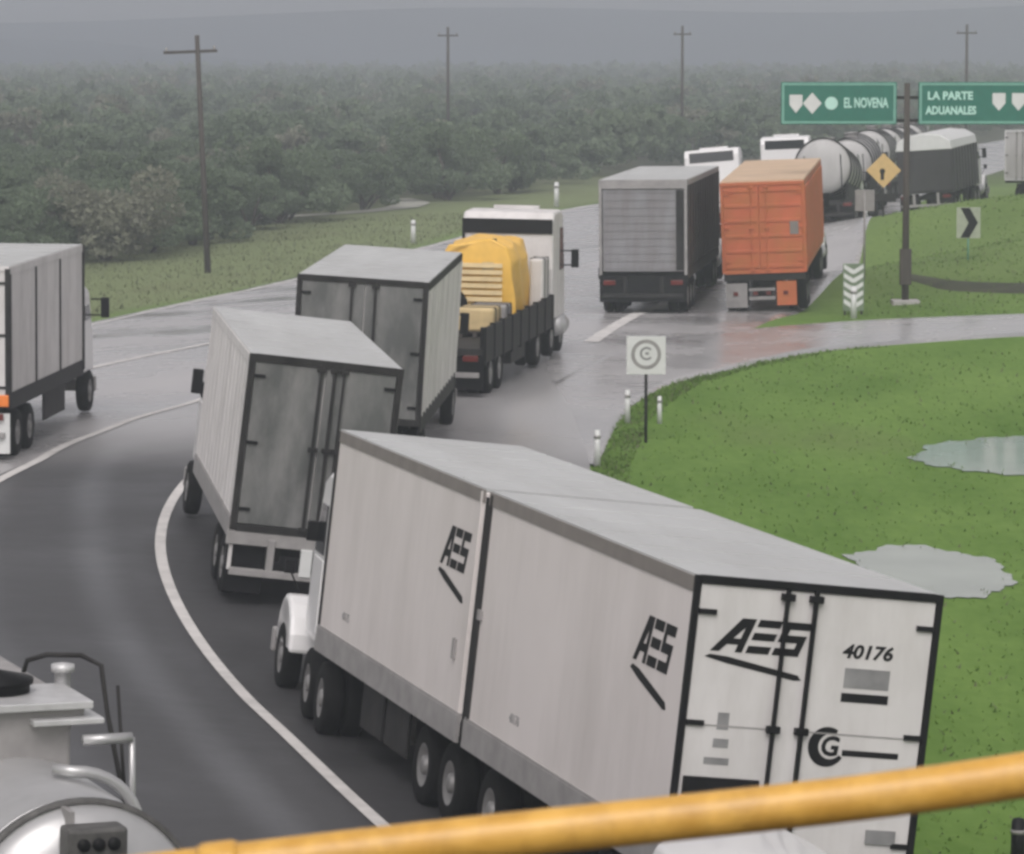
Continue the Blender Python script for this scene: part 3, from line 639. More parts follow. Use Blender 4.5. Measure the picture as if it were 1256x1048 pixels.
b = MB(rear_xf(u(.78), yd, 2.45)); b.box(-.30, .30, -.03, .03, 0, .003); b.build('emblem_strip', 'ink', ds[1])
for (du, z, w_, h_) in ((.17, 2.68, .12, .17), (.17, 2.46, .16, .09), (.16, 2.28, .26, .07)):
    b = MB(rear_xf(u(du), yd, z)); b.box(-w_ / 2, w_ / 2, -h_ / 2, h_ / 2, 0, .003); b.build('small_decal', 'fadedink', ds[0])
b = MB(); b.box(u(.035), u(.34), -.085, -.046, 1.93, 2.12); b.build('black_sign_plate', 'black', ds[0], bevel=.005)
b = MB(); b.box(u(.03), u(.345), -.065, -.046, 1.90, 1.925); b.build('plate_edge', 'lamporange', ds[0])
b = MB(); b.box(u(.80), u(.92), -.07, -.046, 1.56, 1.70); b.build('licence_plate', 'fadedink', ds[1])
for d_, (a_, c_) in zip(ds, ((.04, .35), (.51, .96))):
    b = MB(); b.box(u(a_), u(c_), -.050, -.0455, 2.625, 2.64); b.build('door_seam', 'grey', d_)
logo('lettering', left_xf(-Wd / 2 - .001, 1.0, 3.02), rear, 1.12, .50)
logo('lettering', left_xf(-Wd / 2 - .001, LB + .26 + 1.0, 3.02), front, 1.12, .50)
text('side_number', '40176', 'fadedink', rear, .16, left_xf(-Wd / 2 - .001, 5.6, 1.72), shear=.2)
text('side_number', '40175', 'fadedink', front, .16, left_xf(-Wd / 2 - .001, LB + 6.3, 1.72), shear=.2)
b = MB(); b.box(-Wd / 2 + .02, Wd / 2 - .02, LB - .02, LB + .28, 1.2, 4.0); b.build('gangway_panel', 'black', t)
for bx_, y_ in ((rear, LB - .10), (front, LB + .34)):
    b = MB(); b.box(-Wd / 2 - .02, -Wd / 2 + .03, y_ - .04, y_ + .04, 1.15, 4.06); b.build('corner_post', 'darkmetal' if bx_ is rear else 'white', bx_, bevel=.01)
b = MB(); b.box(-Wd / 2 - .04, -Wd / 2 + .0, LB - .22, LB - .10, 2.6, 2.72); b.build('marker_lamp', 'grey', rear); b = MB(); b.box(-Wd / 2 - .04, -Wd / 2, LB + .75, LB + .83, 2.0, 2.25); b.build('document_box', 'grey', front)
b = MB(); b.box(-Wd / 2 - .016, -Wd / 2 + .02, 2 * LB + .12, 2 * LB + .22, 1.2, 4.08); b.build('corner_post', 'darkmetal', front)
for y_ in (.9, 2.1, 6.6, LB + .85, LB + 2.1): axle(t, y_, 2.42)
chassis(t, .1, LB - .1); chassis(t, LB + .4, 2 * LB)
for y_ in (LB + 3.1, LB + 4.4): 
    for s in (-1, 1):
        b = MB(); b.box(s * 1.12 - .02, s * 1.12 + .02, y_, y_ + 1.15, .4, 1.0); b.build('side_guard', 'darkmetal', t, bevel=.01)
b = MB(); b.box(-.8, .8, LB + 2.9, LB + 4.0, .45, 1.0); b.build('tool_box', 'darkmetal', t, bevel=.03)
landing_gear(t, LB - 1.6); landing_gear(t, 2 * LB - 2.4); underride(t)
tractor(t, 0, Matrix.Translation((-.06, 2 * LB + .55, 0)) @ Matrix.Rotation(rad(-5), 4, 'Z'), w=1.98, roof=3.35, drive=(-.35, 1.0), mk=.06, mh=.25, stacks=False, tanks=False)

# --- short grimy box truck in front of it
t = on_ground('box_truck', 'short white box truck with two grimy grey rear doors, ahead of the lettered double trailer', 'truck', -3.50, 62.81, -9.0, 9.5, lean=2.6, group='trucks queuing on the ramp')
bx_ = van_body(t, 0, 7.3, 2.5, 1.2, 4.1, side='ribwhite', toprail='ribwhite', skirt='grey', ribs=13, ribm='ribwhite')
ds = rear_doors(t, 2.5, 1.22, 4.1, door='dirtydoor', frame='darkmetal', split=.5, rods=((.47, .05), (.56, .05), (.62, .035)), rodm='darkmetal', fw=.09, top=.12)
b = MB(); b.box(-1.3, 1.3, -.06, 0, .98, 1.2); b.build('rear_sill', 'grey', t, bevel=.01)
b = MB(); b.box(-.06, .13, -.12, -.02, .55, 1.0); b.build('centre_post', 'signwhite', t, bevel=.01)
underride(t, 2.5, m='grey', lamps=False)
for x_ in (.42, .62):
    b = MB(); b.lathe([(-.04, 0), (-.04, .07), (.04, .07), (.04, 0)], (x_, -.16, .56), 'y', 14); b.build('reversing_lamp', 'lampwhite', t)
for y_ in (1.0, 2.2): axle(t, y_, 2.5)
chassis(t, .1, 8)
for s in (-1, 1):
    b = MB(); b.box(s * 1.2 - .03, s * 1.2 + .03, .0, .5, .55, 1.2); b.build('side_flap', 'ribwhite', t)
tractor(t, 7.7, roof=2.95, hooded=False, drive=(), stacks=False, tanks=False, mk=.1, mh=.4)
# --- box truck beyond
t = on_ground('box_truck', 'white box truck with grimy doors and ribbed right side, just behind the yellow machine', 'truck', -3.2, 77.0, 3.6, 10, group='trucks queuing on the ramp')
van_body(t, 0, 8.7, 2.6, 1.2, 4.08, side='ribwhite', toprail='darkmetal', skirt='darkmetal', ribs=13, ribm='ribwhite')
rear_doors(t, 2.6, 1.22, 4.08, door='dirtydoor', frame='darkmetal', split=.52, rods=((.42, .05), (.60, .05)), fw=.09, top=.11)
underride(t, 2.4, m='grey')
for y_ in (1.0, 2.2): axle(t, y_, 2.45)
chassis(t, .1, 9.0); tractor(t, 9.0, roof=2.8, hooded=False, drive=(), stacks=False, tanks=False)

# --- flatbed with dark side boards
t = on_ground('flatbed_truck', 'flatbed truck with low black side boards and tall white cab, carrying the yellow machine', 'truck', -1.9, 90.2, 9.0, 13, group='trucks queuing on the ramp')
b = MB(); b.box(-1.22, 1.22, 0, 10.9, 1.0, 1.15); b.build('deck', 'darkmetal', t)
for s in (-1, 1):
    b = MB(); b.box(s * 1.22 - .04, s * 1.22 + .04, 0, 10.9, .80, 1.62)
    for i in range(9): b.box(s * 1.22 - .07, s * 1.22 + .07, .05 + i * 1.34, .15 + i * 1.34, .75, 1.66)
    b.build('side_board', 'black', t, bevel=.008)
b = MB(); b.box(-1.2, 1.2, 10.8, 10.9, 1.15, 2.3); b.build('headboard', 'ribwhite', t)
for y_ in (1.2, 2.5, 8.6): axle(t, y_, 2.5)
chassis(t, .1, 11); underride(t, 2.4, m='grey')
for s in (-1, 1):
    b = MB(); b.box(s * 1.0 - .2, s * 1.0 + .2, 4.4, 6.6, .42, .8); b.build('tool_box', 'darkmetal', t, bevel=.02)
tractor(t, 11.2, roof=3.76, w=2.4, hooded=False, drive=(-.2,), paint='ribwhite', window=False, band=(3.20, 3.58), stacks=False, mk=.3)
def cargo(name, label, cat, lx, ly, yaw=9.0, z=1.15):
    c = t.matrix_basis @ Vector((lx, ly, z)); o = thing(name, label, cat, c, t.rotation_euler[:], None, 'YXZ'); return o
m_ = cargo('generator', 'bright yellow generator with pale louvred end, standing on the flatbed', 'generator', -.12, 7.3)
b = MB(); pr = [(-.9, .15), (-.9, 1.6), (-.75, 1.95), (-.3, 2.08), (.3, 2.08), (.76, 1.95), (.9, 1.6), (.9, .15)]
b.prism(pr, 0, 2.6, 'y'); b.box(-.98, -.78, -.25, .5, .2, 1.5); hs_ = b.build('housing', 'machine', m_, bevel=.05)
bm = bmesh.new(); bm.from_mesh(hs_.data); bmesh.ops.subdivide_edges(bm, edges=[e for e in bm.edges if e.calc_length() > .3], cuts=9, use_grid_fill=True)
for v in bm.verts: v.co += Vector((math.sin(v.co.y * 5 + v.co.z * 3), math.sin(v.co.x * 6 + v.co.z * 4), math.sin(v.co.x * 5 + v.co.y * 4.3))) * .055
for f in bm.faces: f.smooth = True
bm.to_mesh(hs_.data); bm.free()
b = MB()
for i in range(8): b.prism([(-.10, .22 + i * .17), (-.06, .33 + i * .17), (-.02, .33 + i * .17), (-.02, .22 + i * .17)], -.5, .62); 
b.build('louvre', 'louvre', hs_)
b = MB(); b.box(-.8, .8, 0, 2.6, .0, .14); b.build('skid', 'darkmetal', m_)
b = MB(); b.tube([(.3, .6, 1.85), (.3, .6, 2.1)], .06, 8); b.build('exhaust_pipe', 'darkmetal', hs_)
b = MB(); b.box(.1, .4, -.03, 0, 1.3, 1.55); b.build('control_panel', 'louvre', hs_)
m_ = cargo('spare_tyre', 'black tyre lying at the tail of the flatbed below the yellow machine', 'tyre', -.75, 6.5)
b = MB(); b.lathe([(-.12, .25), (-.14, .42), (-.08, .5), (.08, .5), (.14, .42), (.12, .25), (-.12, .25)], (0, 0, .48), 'y', 22); b.build('tread', 'rubber', m_)
for (lx, ly, sx, sy, sz, mm, lb, nm) in ((.45, 5.4, .9, 1.0, .62, 'grey', 'grey covered pallet beside the yellow machine on the flatbed', 'pallet'),
                                     (1.0, 9.6, .36, 1.1, 1.5, 'ribwhite', 'off white crate on the flatbed beyond the yellow machine', 'crate'),
                                     (.5, 3.2, .9, 1.2, .7, 'louvre', 'tan crate on the flatbed between grey pallet and off white crate', 'crate')):
    m_ = cargo(nm, lb, nm, lx, ly); b = MB(); b.box(-sx / 2, sx / 2, 0, sy, .14, sz); b.build('load', mm, m_, bevel=.06)
    b = MB()
    for i in (-1, 0, 1): b.box(i * sx * .4 - .05, i * sx * .4 + .05, 0, sy, 0, .12)
    b.box(-sx / 2, sx / 2, 0, sy, .115, .138); b.build('base', 'wood', m_)
    b = MB()
    for yy in (sy * .25, sy * .75): b.box(-sx / 2 - .012, sx / 2 + .012, yy - .03, yy + .03, .2, sz + .012)
    b.build('strap', 'darkmetal', m_)

# --- grey shutter trailer on the highway
t = on_ground('box_truck', 'truck with grey shutter door, dark right side, left of the orange container truck', 'truck', 3.9, 115.0, 6.8, 14, group='trucks queuing on the highway')
bx_ = van_body(t, 0, 14, 2.62, 1.15, 3.97, side='darkside', toprail='grey', skirt='darkmetal', ribs=14, ribm='darkmetal')
b = MB()
for x_ in (-1.31, 1.22): b.box(x_, x_ + .09, -.08, 0, 1.15, 3.97)
b.box(-1.22, 1.22, -.08, 0, 3.70, 3.97); b.build('rear_frame', 'grey', t, bevel=.01)
b = MB(); b.box(-1.19, 1.19, -.04, -.003, 1.26, 3.68)
for i in range(11): b.box(-1.15, 1.15, -.055, -.04, 1.33 + i * .225, 1.35 + i * .225)
sh = b.build('roller_shutter', 'greydoor', t)
b = MB(); b.box(.98, 1.2, -.07, -.04, 1.3, 3.66); b.build('shutter_guide', 'darkmetal', sh)
b = MB(); b.box(-1.3, 1.3, -.02, .02, .35, 1.14); b.build('mudflap', 'black', t)
underride(t, 2.5, m='darkmetal', flaps=False)
for y_ in (1.0, 2.2, 3.4): axle(t, y_, 2.55)
chassis(t, .1, 14); tractor(t, 14.7, roof=3.1, drive=(-.2, 1.0))
# --- orange container
t = on_ground('container_truck', 'orange ribbed container truck with pale tan roof, stopped at the highway edge', 'truck', 7.75, 118.3, 7.0, 12, group='trucks queuing on the highway')
h = 1.27
b = MB(); b.box(-h, h, 0, 12, 1.22, 3.98)
for s in (-1, 1):
    for i in range(38): b.box(s * h - .01, s * h + .035, .2 + i * .31, .36 + i * .31, 1.4, 3.8)
cn = b.build('container', 'orange', t, bevel=.02)
b = MB(); b.box(-h + .01, h - .01, .01, 11.99, 3.982, 4.03); b.build('roof', 'tan', cn)
ds = rear_doors(t, 2 * h, 1.22, 3.98, door='orange', frame='orange', split=.45, rods=((.36, .035), (.54, .035)), rodm='orange', hinge='orange', ribbed=6)
b = MB(rear_xf(.95, -.073, 2.55)); b.box(-.14, .12, -.18, .22, 0, .004); b.build('placard', 'brownrail', ds[1], bevel=0)
b = MB(); b.box(-1.25, 1.25, -.02, .06, .98, 1.2); b.build('rear_sill', 'darkmetal', t)
b = MB(); b.box(-1.2, -.55, -.10, -.03, .18, .92); b.build('mudflap', 'grey', t)
b = MB(); b.box(.35, .95, -.10, -.03, .22, .95); b.build('mudflap', 'orange', t)
b = MB(); b.box(-.5, .3, -.08, 0, .40, .50); b.box(-.5, .3, -.08, 0, .68, .75); b.build('bumper', 'grey', t)
for x_ in (-.9, -.3, .1, .62):
    b = MB(); b.box(x_ - .07, x_ + .07, -.13, -.10, .55, .66); b.build('tail_light', 'lampred', t)
for y_ in (1.0, 2.2): axle(t, y_, 2.5)
chassis(t, .1, 12); tractor(t, 12.7, roof=3.0, drive=(-.2, 1.0))

# --- white cabs of the two low trucks behind
def low_truck(label, x, y, yaw, roof):
    t = on_ground('flatbed_truck', label, 'truck', x, y - 8, yaw, 10, group='trucks queuing on the highway')
    b = MB(); b.box(-1.2, 1.2, 0, 7.6, 1.0, 1.25); b.build('deck', 'grey', t, bevel=.02)
    for y_ in (1.0, 2.2): axle(t, y_, 2.5)
    chassis(t, 0, 8); tractor(t, 8, roof=roof, w=2.3, drive=(-.2,), stacks=False, wz=.12); underride(t, 2.3)
    q = MB(); q.box(-1.05, 1.05, 7.7, 7.8, 1.25, 2.4); q.build('headboard', 'cabwhite', t)
low_truck('white cab with wide dark rear window showing above the grey shutter truck', 7.5, 163, 8, 3.75)
low_truck('white cab with dark rear window showing above the orange container', 11.9, 184, 8, 3.85)

# --- tank trucks queuing further back
M['farwhite'] = mat('dull_white_tank', (.43, .425, .42), .55, var=.06, scale=1, dirt=(.30, .29, .28), dirt_amt=.5)
def tank_truck(name, label, x, y, yaw, L=9, dia=2.1, zc=2.75, group=None, detail=True):
    t = on_ground(name, label, 'tanker', x, y, yaw, L + 2, group=group); r = dia / 2
    b = MB(); b.lathe([(0.02, 0), (.02, r * .35), (.08, r * .7), (.2, r * .93), (.32, r), (L - .3, r), (L - .1, r * .8), (L, 0)], (0, 0, zc), 'y', 40); tk = b.build('tank', 'farwhite', t)
    for i in range(5):
        yy = .36 + (L - .75) * i / 4; b = MB(); b.lathe([(-.10, r - .01), (-.10, r + .05), (.10, r + .05), (.10, r - .01)], (0, yy, zc), 'y', 40); b.build('ring', 'darkmetal', tk)
    b = MB(); b.lathe([(0, .3), (.22, .3), (.22, .33), (.28, .33), (.30, .0)], (0, L * .5, zc + r - .05), 'z', 20); b.build('manhole', 'grey', tk)
    b = MB(); b.box(-1.15, 1.15, .4, L, .95, 1.15); b.build('chassis_deck', 'darkmetal', t)
    for s in (-1, 1):
        b = MB(); b.box(s * .9 - .05, s * .9 + .05, .6, L, 1.15, zc - r * .55); b.build('saddle', 'darkmetal', t)
        b = MB(); b.tube([(s * .75, .1, .9), (s * .75, .05, zc + r * .4)], .025, 6); b.build('ladder_rail', 'darkmetal', t)
    for y_ in (1.0, 2.25): axle(t, y_, 2.5)
    underride(t, 2.4, m='darkmetal')
    tractor(t, L + .5, roof=3.1, drive=(-.2, 1.0))
    return t, tk
G2 = 'trucks queuing on the highway'
for i, lab in enumerate(('white tanker with round tank end directly beyond the orange container', 'tanker second in line beyond the orange container',
                         'tanker third in line beyond the orange container', 'tanker fourth in line beyond the orange container, above yellow diamond sign',
                         'tanker fifth in line beyond the orange container', 'hindmost tanker in line beyond the orange container')):
    tank_truck('tanker_truck', lab, 12.9 + 2.75 * i, 160 + 20.5 * i, 8, 9, 2.3, 2.55, G2)
# --- dark truck under the right green sign
t = on_ground('dump_truck', 'dark sided truck with rounded pale tarpaulin top below the right green sign', 'truck', 19.0, 178, 14, 10, group=G2)
b = MB(); b.box(-1.28, 1.28, 0, 9, 1.1, 3.1)
for s in (-1, 1):
    for i in range(9): b.box(s * 1.28 - .02, s * 1.28 + .06, .2 + i * 1.05, .34 + i * 1.05, 1.1, 3.1)
bd = b.build('dump_body', 'darkside', t, bevel=.02)
b = MB(); b.prism([(-1.3, 3.05), (-1.22, 3.45), (-.8, 3.72), (0, 3.82), (.8, 3.72), (1.22, 3.45), (1.3, 3.05)], -.02, 9.02, 'y'); b.build('tarpaulin', 'signwhite', bd, bevel=.04)
b = MB(); b.box(-1.2, 1.2, -.06, 0, 1.2, 2.75); b.build('tailgate', 'darkside', bd, bevel=.01)
for y_ in (1.0, 2.25): axle(t, y_, 2.5)
chassis(t, .1, 9); underride(t); tractor(t, 9.6, roof=3.0, drive=(-.2, 1.0))
# --- white trailer at the far right
t = on_ground('box_truck', 'white truck with low grey side stripe at right edge beyond grass mound', 'truck', 24.3, 186, 62, 10)
van_body(t, 0, 9, 2.5, 1.1, 3.5, side='cabwhite', toprail='cabwhite', skirt='darkmetal')
rear_doors(t, 2.5, 1.1, 3.5, door='whitedoor', frame='cabwhite', rods=((.4, .04), (.6, .04)), rodm='grey')
b = MB(); b.box(1.245, 1.27, .8, 9, 1.75, 2.05); b.build('side_stripe', 'grey', t)
for y_ in (1.0, 2.25): axle(t, y_, 2.45)
chassis(t, .1, 9); tractor(t, 9.5, roof=2.9, drive=(-.2,))

# --- ribbed white truck at the left edge
t = on_ground('box_truck', 'white box truck with dark vertical side posts and black mirror at the left edge', 'truck', -11.87, 81.59, 4.3, 11)
van_body(t, 0, 8.4, 2.59, 1.2, 4.1, side='ribwhite', toprail='ribwhite', skirt='black', ribs=4, ribm='darkmetal')
rear_doors(t, 2.59, 1.2, 4.1, door='whitedoor', frame='ribwhite', rods=((.45, .05), (.62, .05)), rodm='grey', hinge='darkmetal')
b = MB(); b.box(1.27, 1.335, 8.3, 8.42, 1.2, 4.08); b.build('corner_post', 'darkmetal', t, bevel=.01); b = MB(); b.box(1.22, 1.33, -.09, -.02, 1.2, 4.05); b.build('corner_post', 'darkmetal', t, bevel=.01)
b = MB(); b.box(1.05, 1.30, -.14, -.09, 1.15, 1.40); b.build('marker_lamp', 'lamporange', t, bevel=.02)
underride(t, 2.5)
for y_ in (1.1, 2.4): axle(t, y_, 2.55)
for s in (-1, 1):
    b = MB(); b.box(s * 1.22 - .03, s * 1.22 + .03, 4.0, 6.4, .45, 1.05); b.build('side_guard', 'darkmetal', t, bevel=.02)
    b = MB(); b.box(s * 1.1 - .2, s * 1.1 + .2, -.02, .02, .15, 1.0); b.build('rear_mudflap', 'signwhite', t)
chassis(t, .1, 9); tractor(t, 8.9, Matrix.Translation((-.12, 0, 0)), roof=3.0, w=2.3, hooded=False, drive=(), stacks=False, tanks=False, mk=.34)

# --- tanker passing below on the left
t = on_ground('tanker_truck', 'silver tanker with ladder and top fittings, cut off by the lower left corner', 'tanker', -3.28, 29.55, -23, 9, lift=.075)
M['lampbox'] = mat('weathered_lamp_box', (.075, .073, .07), .6, var=.35, scale=9)
M['plate'] = mat('walkway_plate', (.52, .52, .52), .4, .3, var=.12, scale=5)
r = .965; L = 8; zc = 2.12
b = MB(); b.lathe([(0.0, 0), (.0, .2), (.04, r * .45), (.11, r * .72), (.22, r * .92), (.36, r), (L - .3, r), (L - .1, r * .8), (L, 0)], (0, 0, zc), 'y', 64); tk = b.build('tank', 'tank', t)
for yy in (.36, 2.9, 5.2):
    b = MB(); b.lathe([(-.035, r - .01), (-.035, r + .03), (.035, r + .03), (.035, r - .01)], (0, yy, zc), 'y', 64); b.build('ring', 'lampbox', tk)
b = MB(); b.lathe([(-.012, r - .01), (-.012, r + .004), (.012, r + .004), (.012, r - .01)], (0, .5, zc), 'y', 64); b.build('weld_seam', 'silver', tk)
b = MB(); b.box(-.26, .22, -.16, .10, zc + .16, zc + .86); lb = b.build('lamp_box', 'lampbox', t, bevel=.03)
for i in (-1, 0, 1):
    b = MB(); b.lathe([(-.03, 0), (-.03, .05), (.02, .05), (.02, 0)], (i * .12 - .02, -.16, zc + .74), 'y', 14); b.build('lamp', 'black', lb)
b = MB(); b.box(-.18, -.14, .08, .36, zc + .80, zc + .95); b.build('bracket', 'grey', t)
b = MB(); b.prism([(-.85, zc + .55), (-.85, zc + 1.36), (-.75, zc + 1.42), (.46, zc + 1.42), (.58, zc + 1.36), (.58, zc + 1.28), (.46, zc + 1.2), (.46, zc + .55)], 2.2, 5.2, 'y'); sp = b.build('spill_box', 'grey', t, bevel=.03)
b = MB(); b.box(-.9, .62, 2.1, 3.0, zc + 1.36, zc + 1.425); b.box(.1, .70, 2.05, 3.2, zc + 1.24, zc + 1.29); b.build('walkway', 'plate', sp, bevel=.01)
b = MB(); b.lathe([(0, .30), (.1, .30), (.1, .33), (.14, .33), (.22, .0)], (-.05, 2.75, zc + 1.40), 'z', 24); b.build('manhole_lid', 'black', sp)
b = MB(); b.lathe([(0, .07), (.16, .07), (.16, .10), (.22, .10), (.24, .0)], (.62, 3.0, zc + 1.36), 'z', 14); b.build('valve', 'plate', sp)
b = MB(); b.tube([(.45, 3.6, zc + 1.42), (.48, 3.6, zc + 1.52), (.62, 3.5, zc + 1.58), (.9, 3.4, zc + 1.58), (1.05, 3.3, zc + 1.5), (1.08, 3.2, zc + 1.1), (1.02, 2.4, zc + .35)], .022, 8); b.tube([(.98, 2.6, zc + 1.45), (.94, 2.2, zc + .45)], .016, 8); b.build('handrail', 'darkmetal', t)
b = MB(); b.tube([(.5, 2.0, zc + 1.12), (.92, 2.0, zc + 1.12)], .045, 10); b.tube([(.92, 2.0, zc + 1.12), (.94, 2.0, zc + .25)], .028, 8); b.build('pipe', 'tank', t)
b = MB(); pts_ = [(.2 + .55 * math.sin(a), 1.25, zc + .52 + .50 * math.cos(a)) for a in np.linspace(.0, 1.45, 9)]; b.tube([(.06, 1.35, zc + 1.03)] + pts_ + [(.77, 1.2, zc + .42)], .05, 10); b.build('hose', 'tank', t)
b = MB(); b.box(-1.15, 1.15, .3, L, .72, .88); b.build('chassis_deck', 'darkmetal', t)
for s in (-1, 1):
    b = MB(); b.box(s * .8 - .05, s * .8 + .05, .5, L, .88, zc - .5); b.build('saddle', 'darkmetal', t)
    b = MB(); b.box(s * 1.05 - .2, s * 1.05 + .2, .2, 3.2, 1.06, 1.10); b.build('mudguard', 'tank', t)
for y_ in (1.0, 2.25): axle(t, y_, 2.4)
underride(t, 2.3); tractor(t, L + .5, roof=2.7, drive=(-.2, 1.0), mk=.05, stacks=False)

# --- white van following the double trailer
t = on_ground('white_van', 'white van with a rounded roof, just peeping out below the yellow handrail', 'van', 2.55, 28.1, -12, 4.4)
b = MB(); 
sec = [(-.95, .45), (-.98, 1.2), (-.88, 1.95), (-.70, 2.32), (-.35, 2.46), (0, 2.50), (.35, 2.46), (.70, 2.32), (.88, 1.95), (.98, 1.2), (.95, .45)]
sec = [(x, z * 1.115) for x, z in sec]; b.smooth = True; b.prism(sec, 0, 4.0, 'y'); b.smooth = False
bo = b.build('body', 'cabwhite', t, bevel=.05)
b = MB(); b.prism([(4.0, .45), (4.0, 2.0), (4.35, 1.25), (5.1, 1.05), (5.2, .45)], -.92, .92); b.build('bonnet', 'cabwhite', t, bevel=.06)
b = MB(); b.prism([(4.01, 1.98), (4.36, 1.27), (4.30, 1.24), (3.98, 1.9)], -.8, .8); b.build('windscreen', 'glass', bo)
for s in (-1, 1):
    b = MB(); b.box(s * .45 - .32, s * .45 + .32, -.02, .0, 1.45, 2.1); b.build('rear_window', 'glass', bo)
    b = MB(); b.box(s * .85 - .07, s * .85 + .07, -.03, 0, .9, 1.3); b.build('tail_light', 'lampred', bo)
    for y_ in (.9, 4.2): wheel(t, s * .85, y_, s, False, .34)
b = MB(); b.box(-.95, .95, -.08, .02, .4, .6); b.build('bumper', 'black', t, bevel=.02)

# ================================================================= SIGNS, POSTS, POLES
def sits(x, y): return (x, y, float(T(x, y)))
gs = thing('direction_sign', 'dark post carrying two wide green direction signs with pale lettering', 'road sign', sits(12.15, 120.0)); gs.location.z -= .16
b = MB(); b.tube([(0, 0, -.1), (0, 0, 6.95)], [.115, .09], 12); b.box(-.17, .17, -.17, .17, .75, 1.85); b.build('post', 'wood', gs)
b = MB(); b.box(-.42, .42, -.42, .42, -.05, .28); b.build('footing', 'concrete', gs, bevel=.03)
b = MB(); b.box(-3.6, 4.6, .08, .2, 5.75, 5.85); b.box(-3.6, 4.6, .08, .2, 6.45, 6.55); b.build('support_arm', 'darkmetal', gs)
def panel(x0, x1, z0, z1):
    b = MB(); b.box(x0, x1, -.03, .06, z0, z1); p = b.build('sign_panel', 'signgreen', gs, bevel=.01)
    b = MB(); e = .07
    b.box(x0 + .03, x1 - .03, -.036, -.031, z0 + .03, z0 + .03 + e); b.box(x0 + .03, x1 - .03, -.036, -.031, z1 - .03 - e, z1 - .03)
    b.box(x0 + .03, x0 + .03 + e, -.036, -.031, z0 + .1, z1 - .1); b.box(x1 - .03 - e, x1 - .03, -.036, -.031, z0 + .1, z1 - .1); b.build('border', 'signborder', p); return p
p1 = panel(-3.88, -.32, 5.68, 6.98); zc = 6.33
b = MB(rear_xf(-3.42, -.034, zc)); b.prism([(-.2, .26), (.2, .26), (.2, -.05), (0, -.30), (-.2, -.05)], 0, .004, 'z'); b.build('shield', 'signwhite', p1)
b = MB(rear_xf(-2.92, -.034, zc)); b.prism([(0, .33), (.29, 0), (0, -.33), (-.29, 0)], 0, .004, 'z'); b.build('diamond', 'signwhite', p1)
b = MB(rear_xf(-2.33, -.034, zc)); b.prism([(.2 * math.cos(k * math.pi / 8), .2 * math.sin(k * math.pi / 8)) for k in range(16)], 0, .004, 'z'); b.build('disc', 'signpale', p1)
text('lettering', 'EL NOVENA', 'signpale', p1, .42, rear_xf(-1.27, -.034, zc), sx=.60, bold=.012)
p2 = panel(.35, 4.5, 5.68, 6.98)
text('lettering', 'LA PARTE', 'signpale', p2, .34, rear_xf(1.32, -.034, 6.55), sx=.95, bold=.012)
text('lettering', 'ADUANALES', 'signpale', p2, .34, rear_xf(1.35, -.034, 6.10), sx=.80, bold=.012)
for x_ in (2.82, 3.42):
    b = MB(rear_xf(x_, -.034, 6.38)); b.prism([(-.2, .26), (.2, .26), (.2, -.05), (0, -.28), (-.2, -.05)], 0, .004, 'z'); b.build('shield', 'signwhite', p2)

sq = thing('square_sign', 'pale square road sign with grey ring, thin dark post, at grass tip', 'road sign', sits(2.95, 85.3)); sq.location.z -= .2
b = MB(); b.tube([(0, .04, -.1), (0, .04, 2.55)], .035, 8); b.build('post', 'darkmetal', sq)
b = MB(); b.box(-.43, .43, -.015, .015, 1.72, 2.56); pl = b.build('sign_plate', 'signwhite', sq, bevel=.006)
def annulus(r0, r1, a0=0, a1=360, n=28):
    o = [(r1 * math.cos(rad(a0 + (a1 - a0) * k / n)), r1 * math.sin(rad(a0 + (a1 - a0) * k / n))) for k in range(n + 1)]
    i = [(r0 * math.cos(rad(a0 + (a1 - a0) * k / n)), r0 * math.sin(rad(a0 + (a1 - a0) * k / n))) for k in range(n, -1, -1)]; return o + i
b = MB(rear_xf(0, -.0155, 2.16)); b.prism(annulus(.25, .33), 0, .004, 'z'); b.build('ring', 'grey', pl)
b = MB(rear_xf(.01, -.0155, 2.18)); b.prism(annulus(.10, .15, 40, 320, 16), 0, .004, 'z'); b.box(-.03, .05, -.03, .03, 0, .004); b.build('symbol', 'fadedink', pl)

ch = thing('chevron_sign', 'pale sign with black right pointing chevron on the grass mound', 'road sign', sits(15.3, 130.4)); ch.location.z -= .25
b = MB(); b.tube([(0, .04, -.1), (0, .04, 2.0)], .03, 8); b.build('post', 'signborder', ch)
b = MB(); b.box(-.40, .40, -.015, .015, .98, 2.02); pl = b.build('sign_plate', 'chevplate', ch, bevel=.006)
b = MB(rear_xf(0, -.0155, 1.5)); b.prism([(-.27, .50), (.03, .50), (.32, 0), (.03, -.50), (-.27, -.50), (.0, 0)], 0, .004, 'z'); b.build('chevron', 'ink', pl)

zz = thing('chevron_board', 'narrow upright board of stacked pale chevrons beside the orange truck', 'marker board', sits(10.25, 116.6))
b = MB(); b.box(-.32, .32, -.02, .02, .12, 1.55); pl = b.build('board', 'boardgreen', zz, bevel=.006)
for i in range(5):
    b = MB(rear_xf(0, -.021, .30 + i * .26)); b.prism([(-.29, .06), (-.05, -.10), (.05, -.10), (.29, .06), (.29, .19), (0, .02), (-.29, .19)], 0, .004, 'z'); b.build('chevron', 'signwhite', pl)
b = MB(); b.box(-.28, -.22, .02, .08, -.1, 1.4); b.box(.22, .28, .02, .08, -.1, 1.4); b.build('post', 'darkmetal', zz)

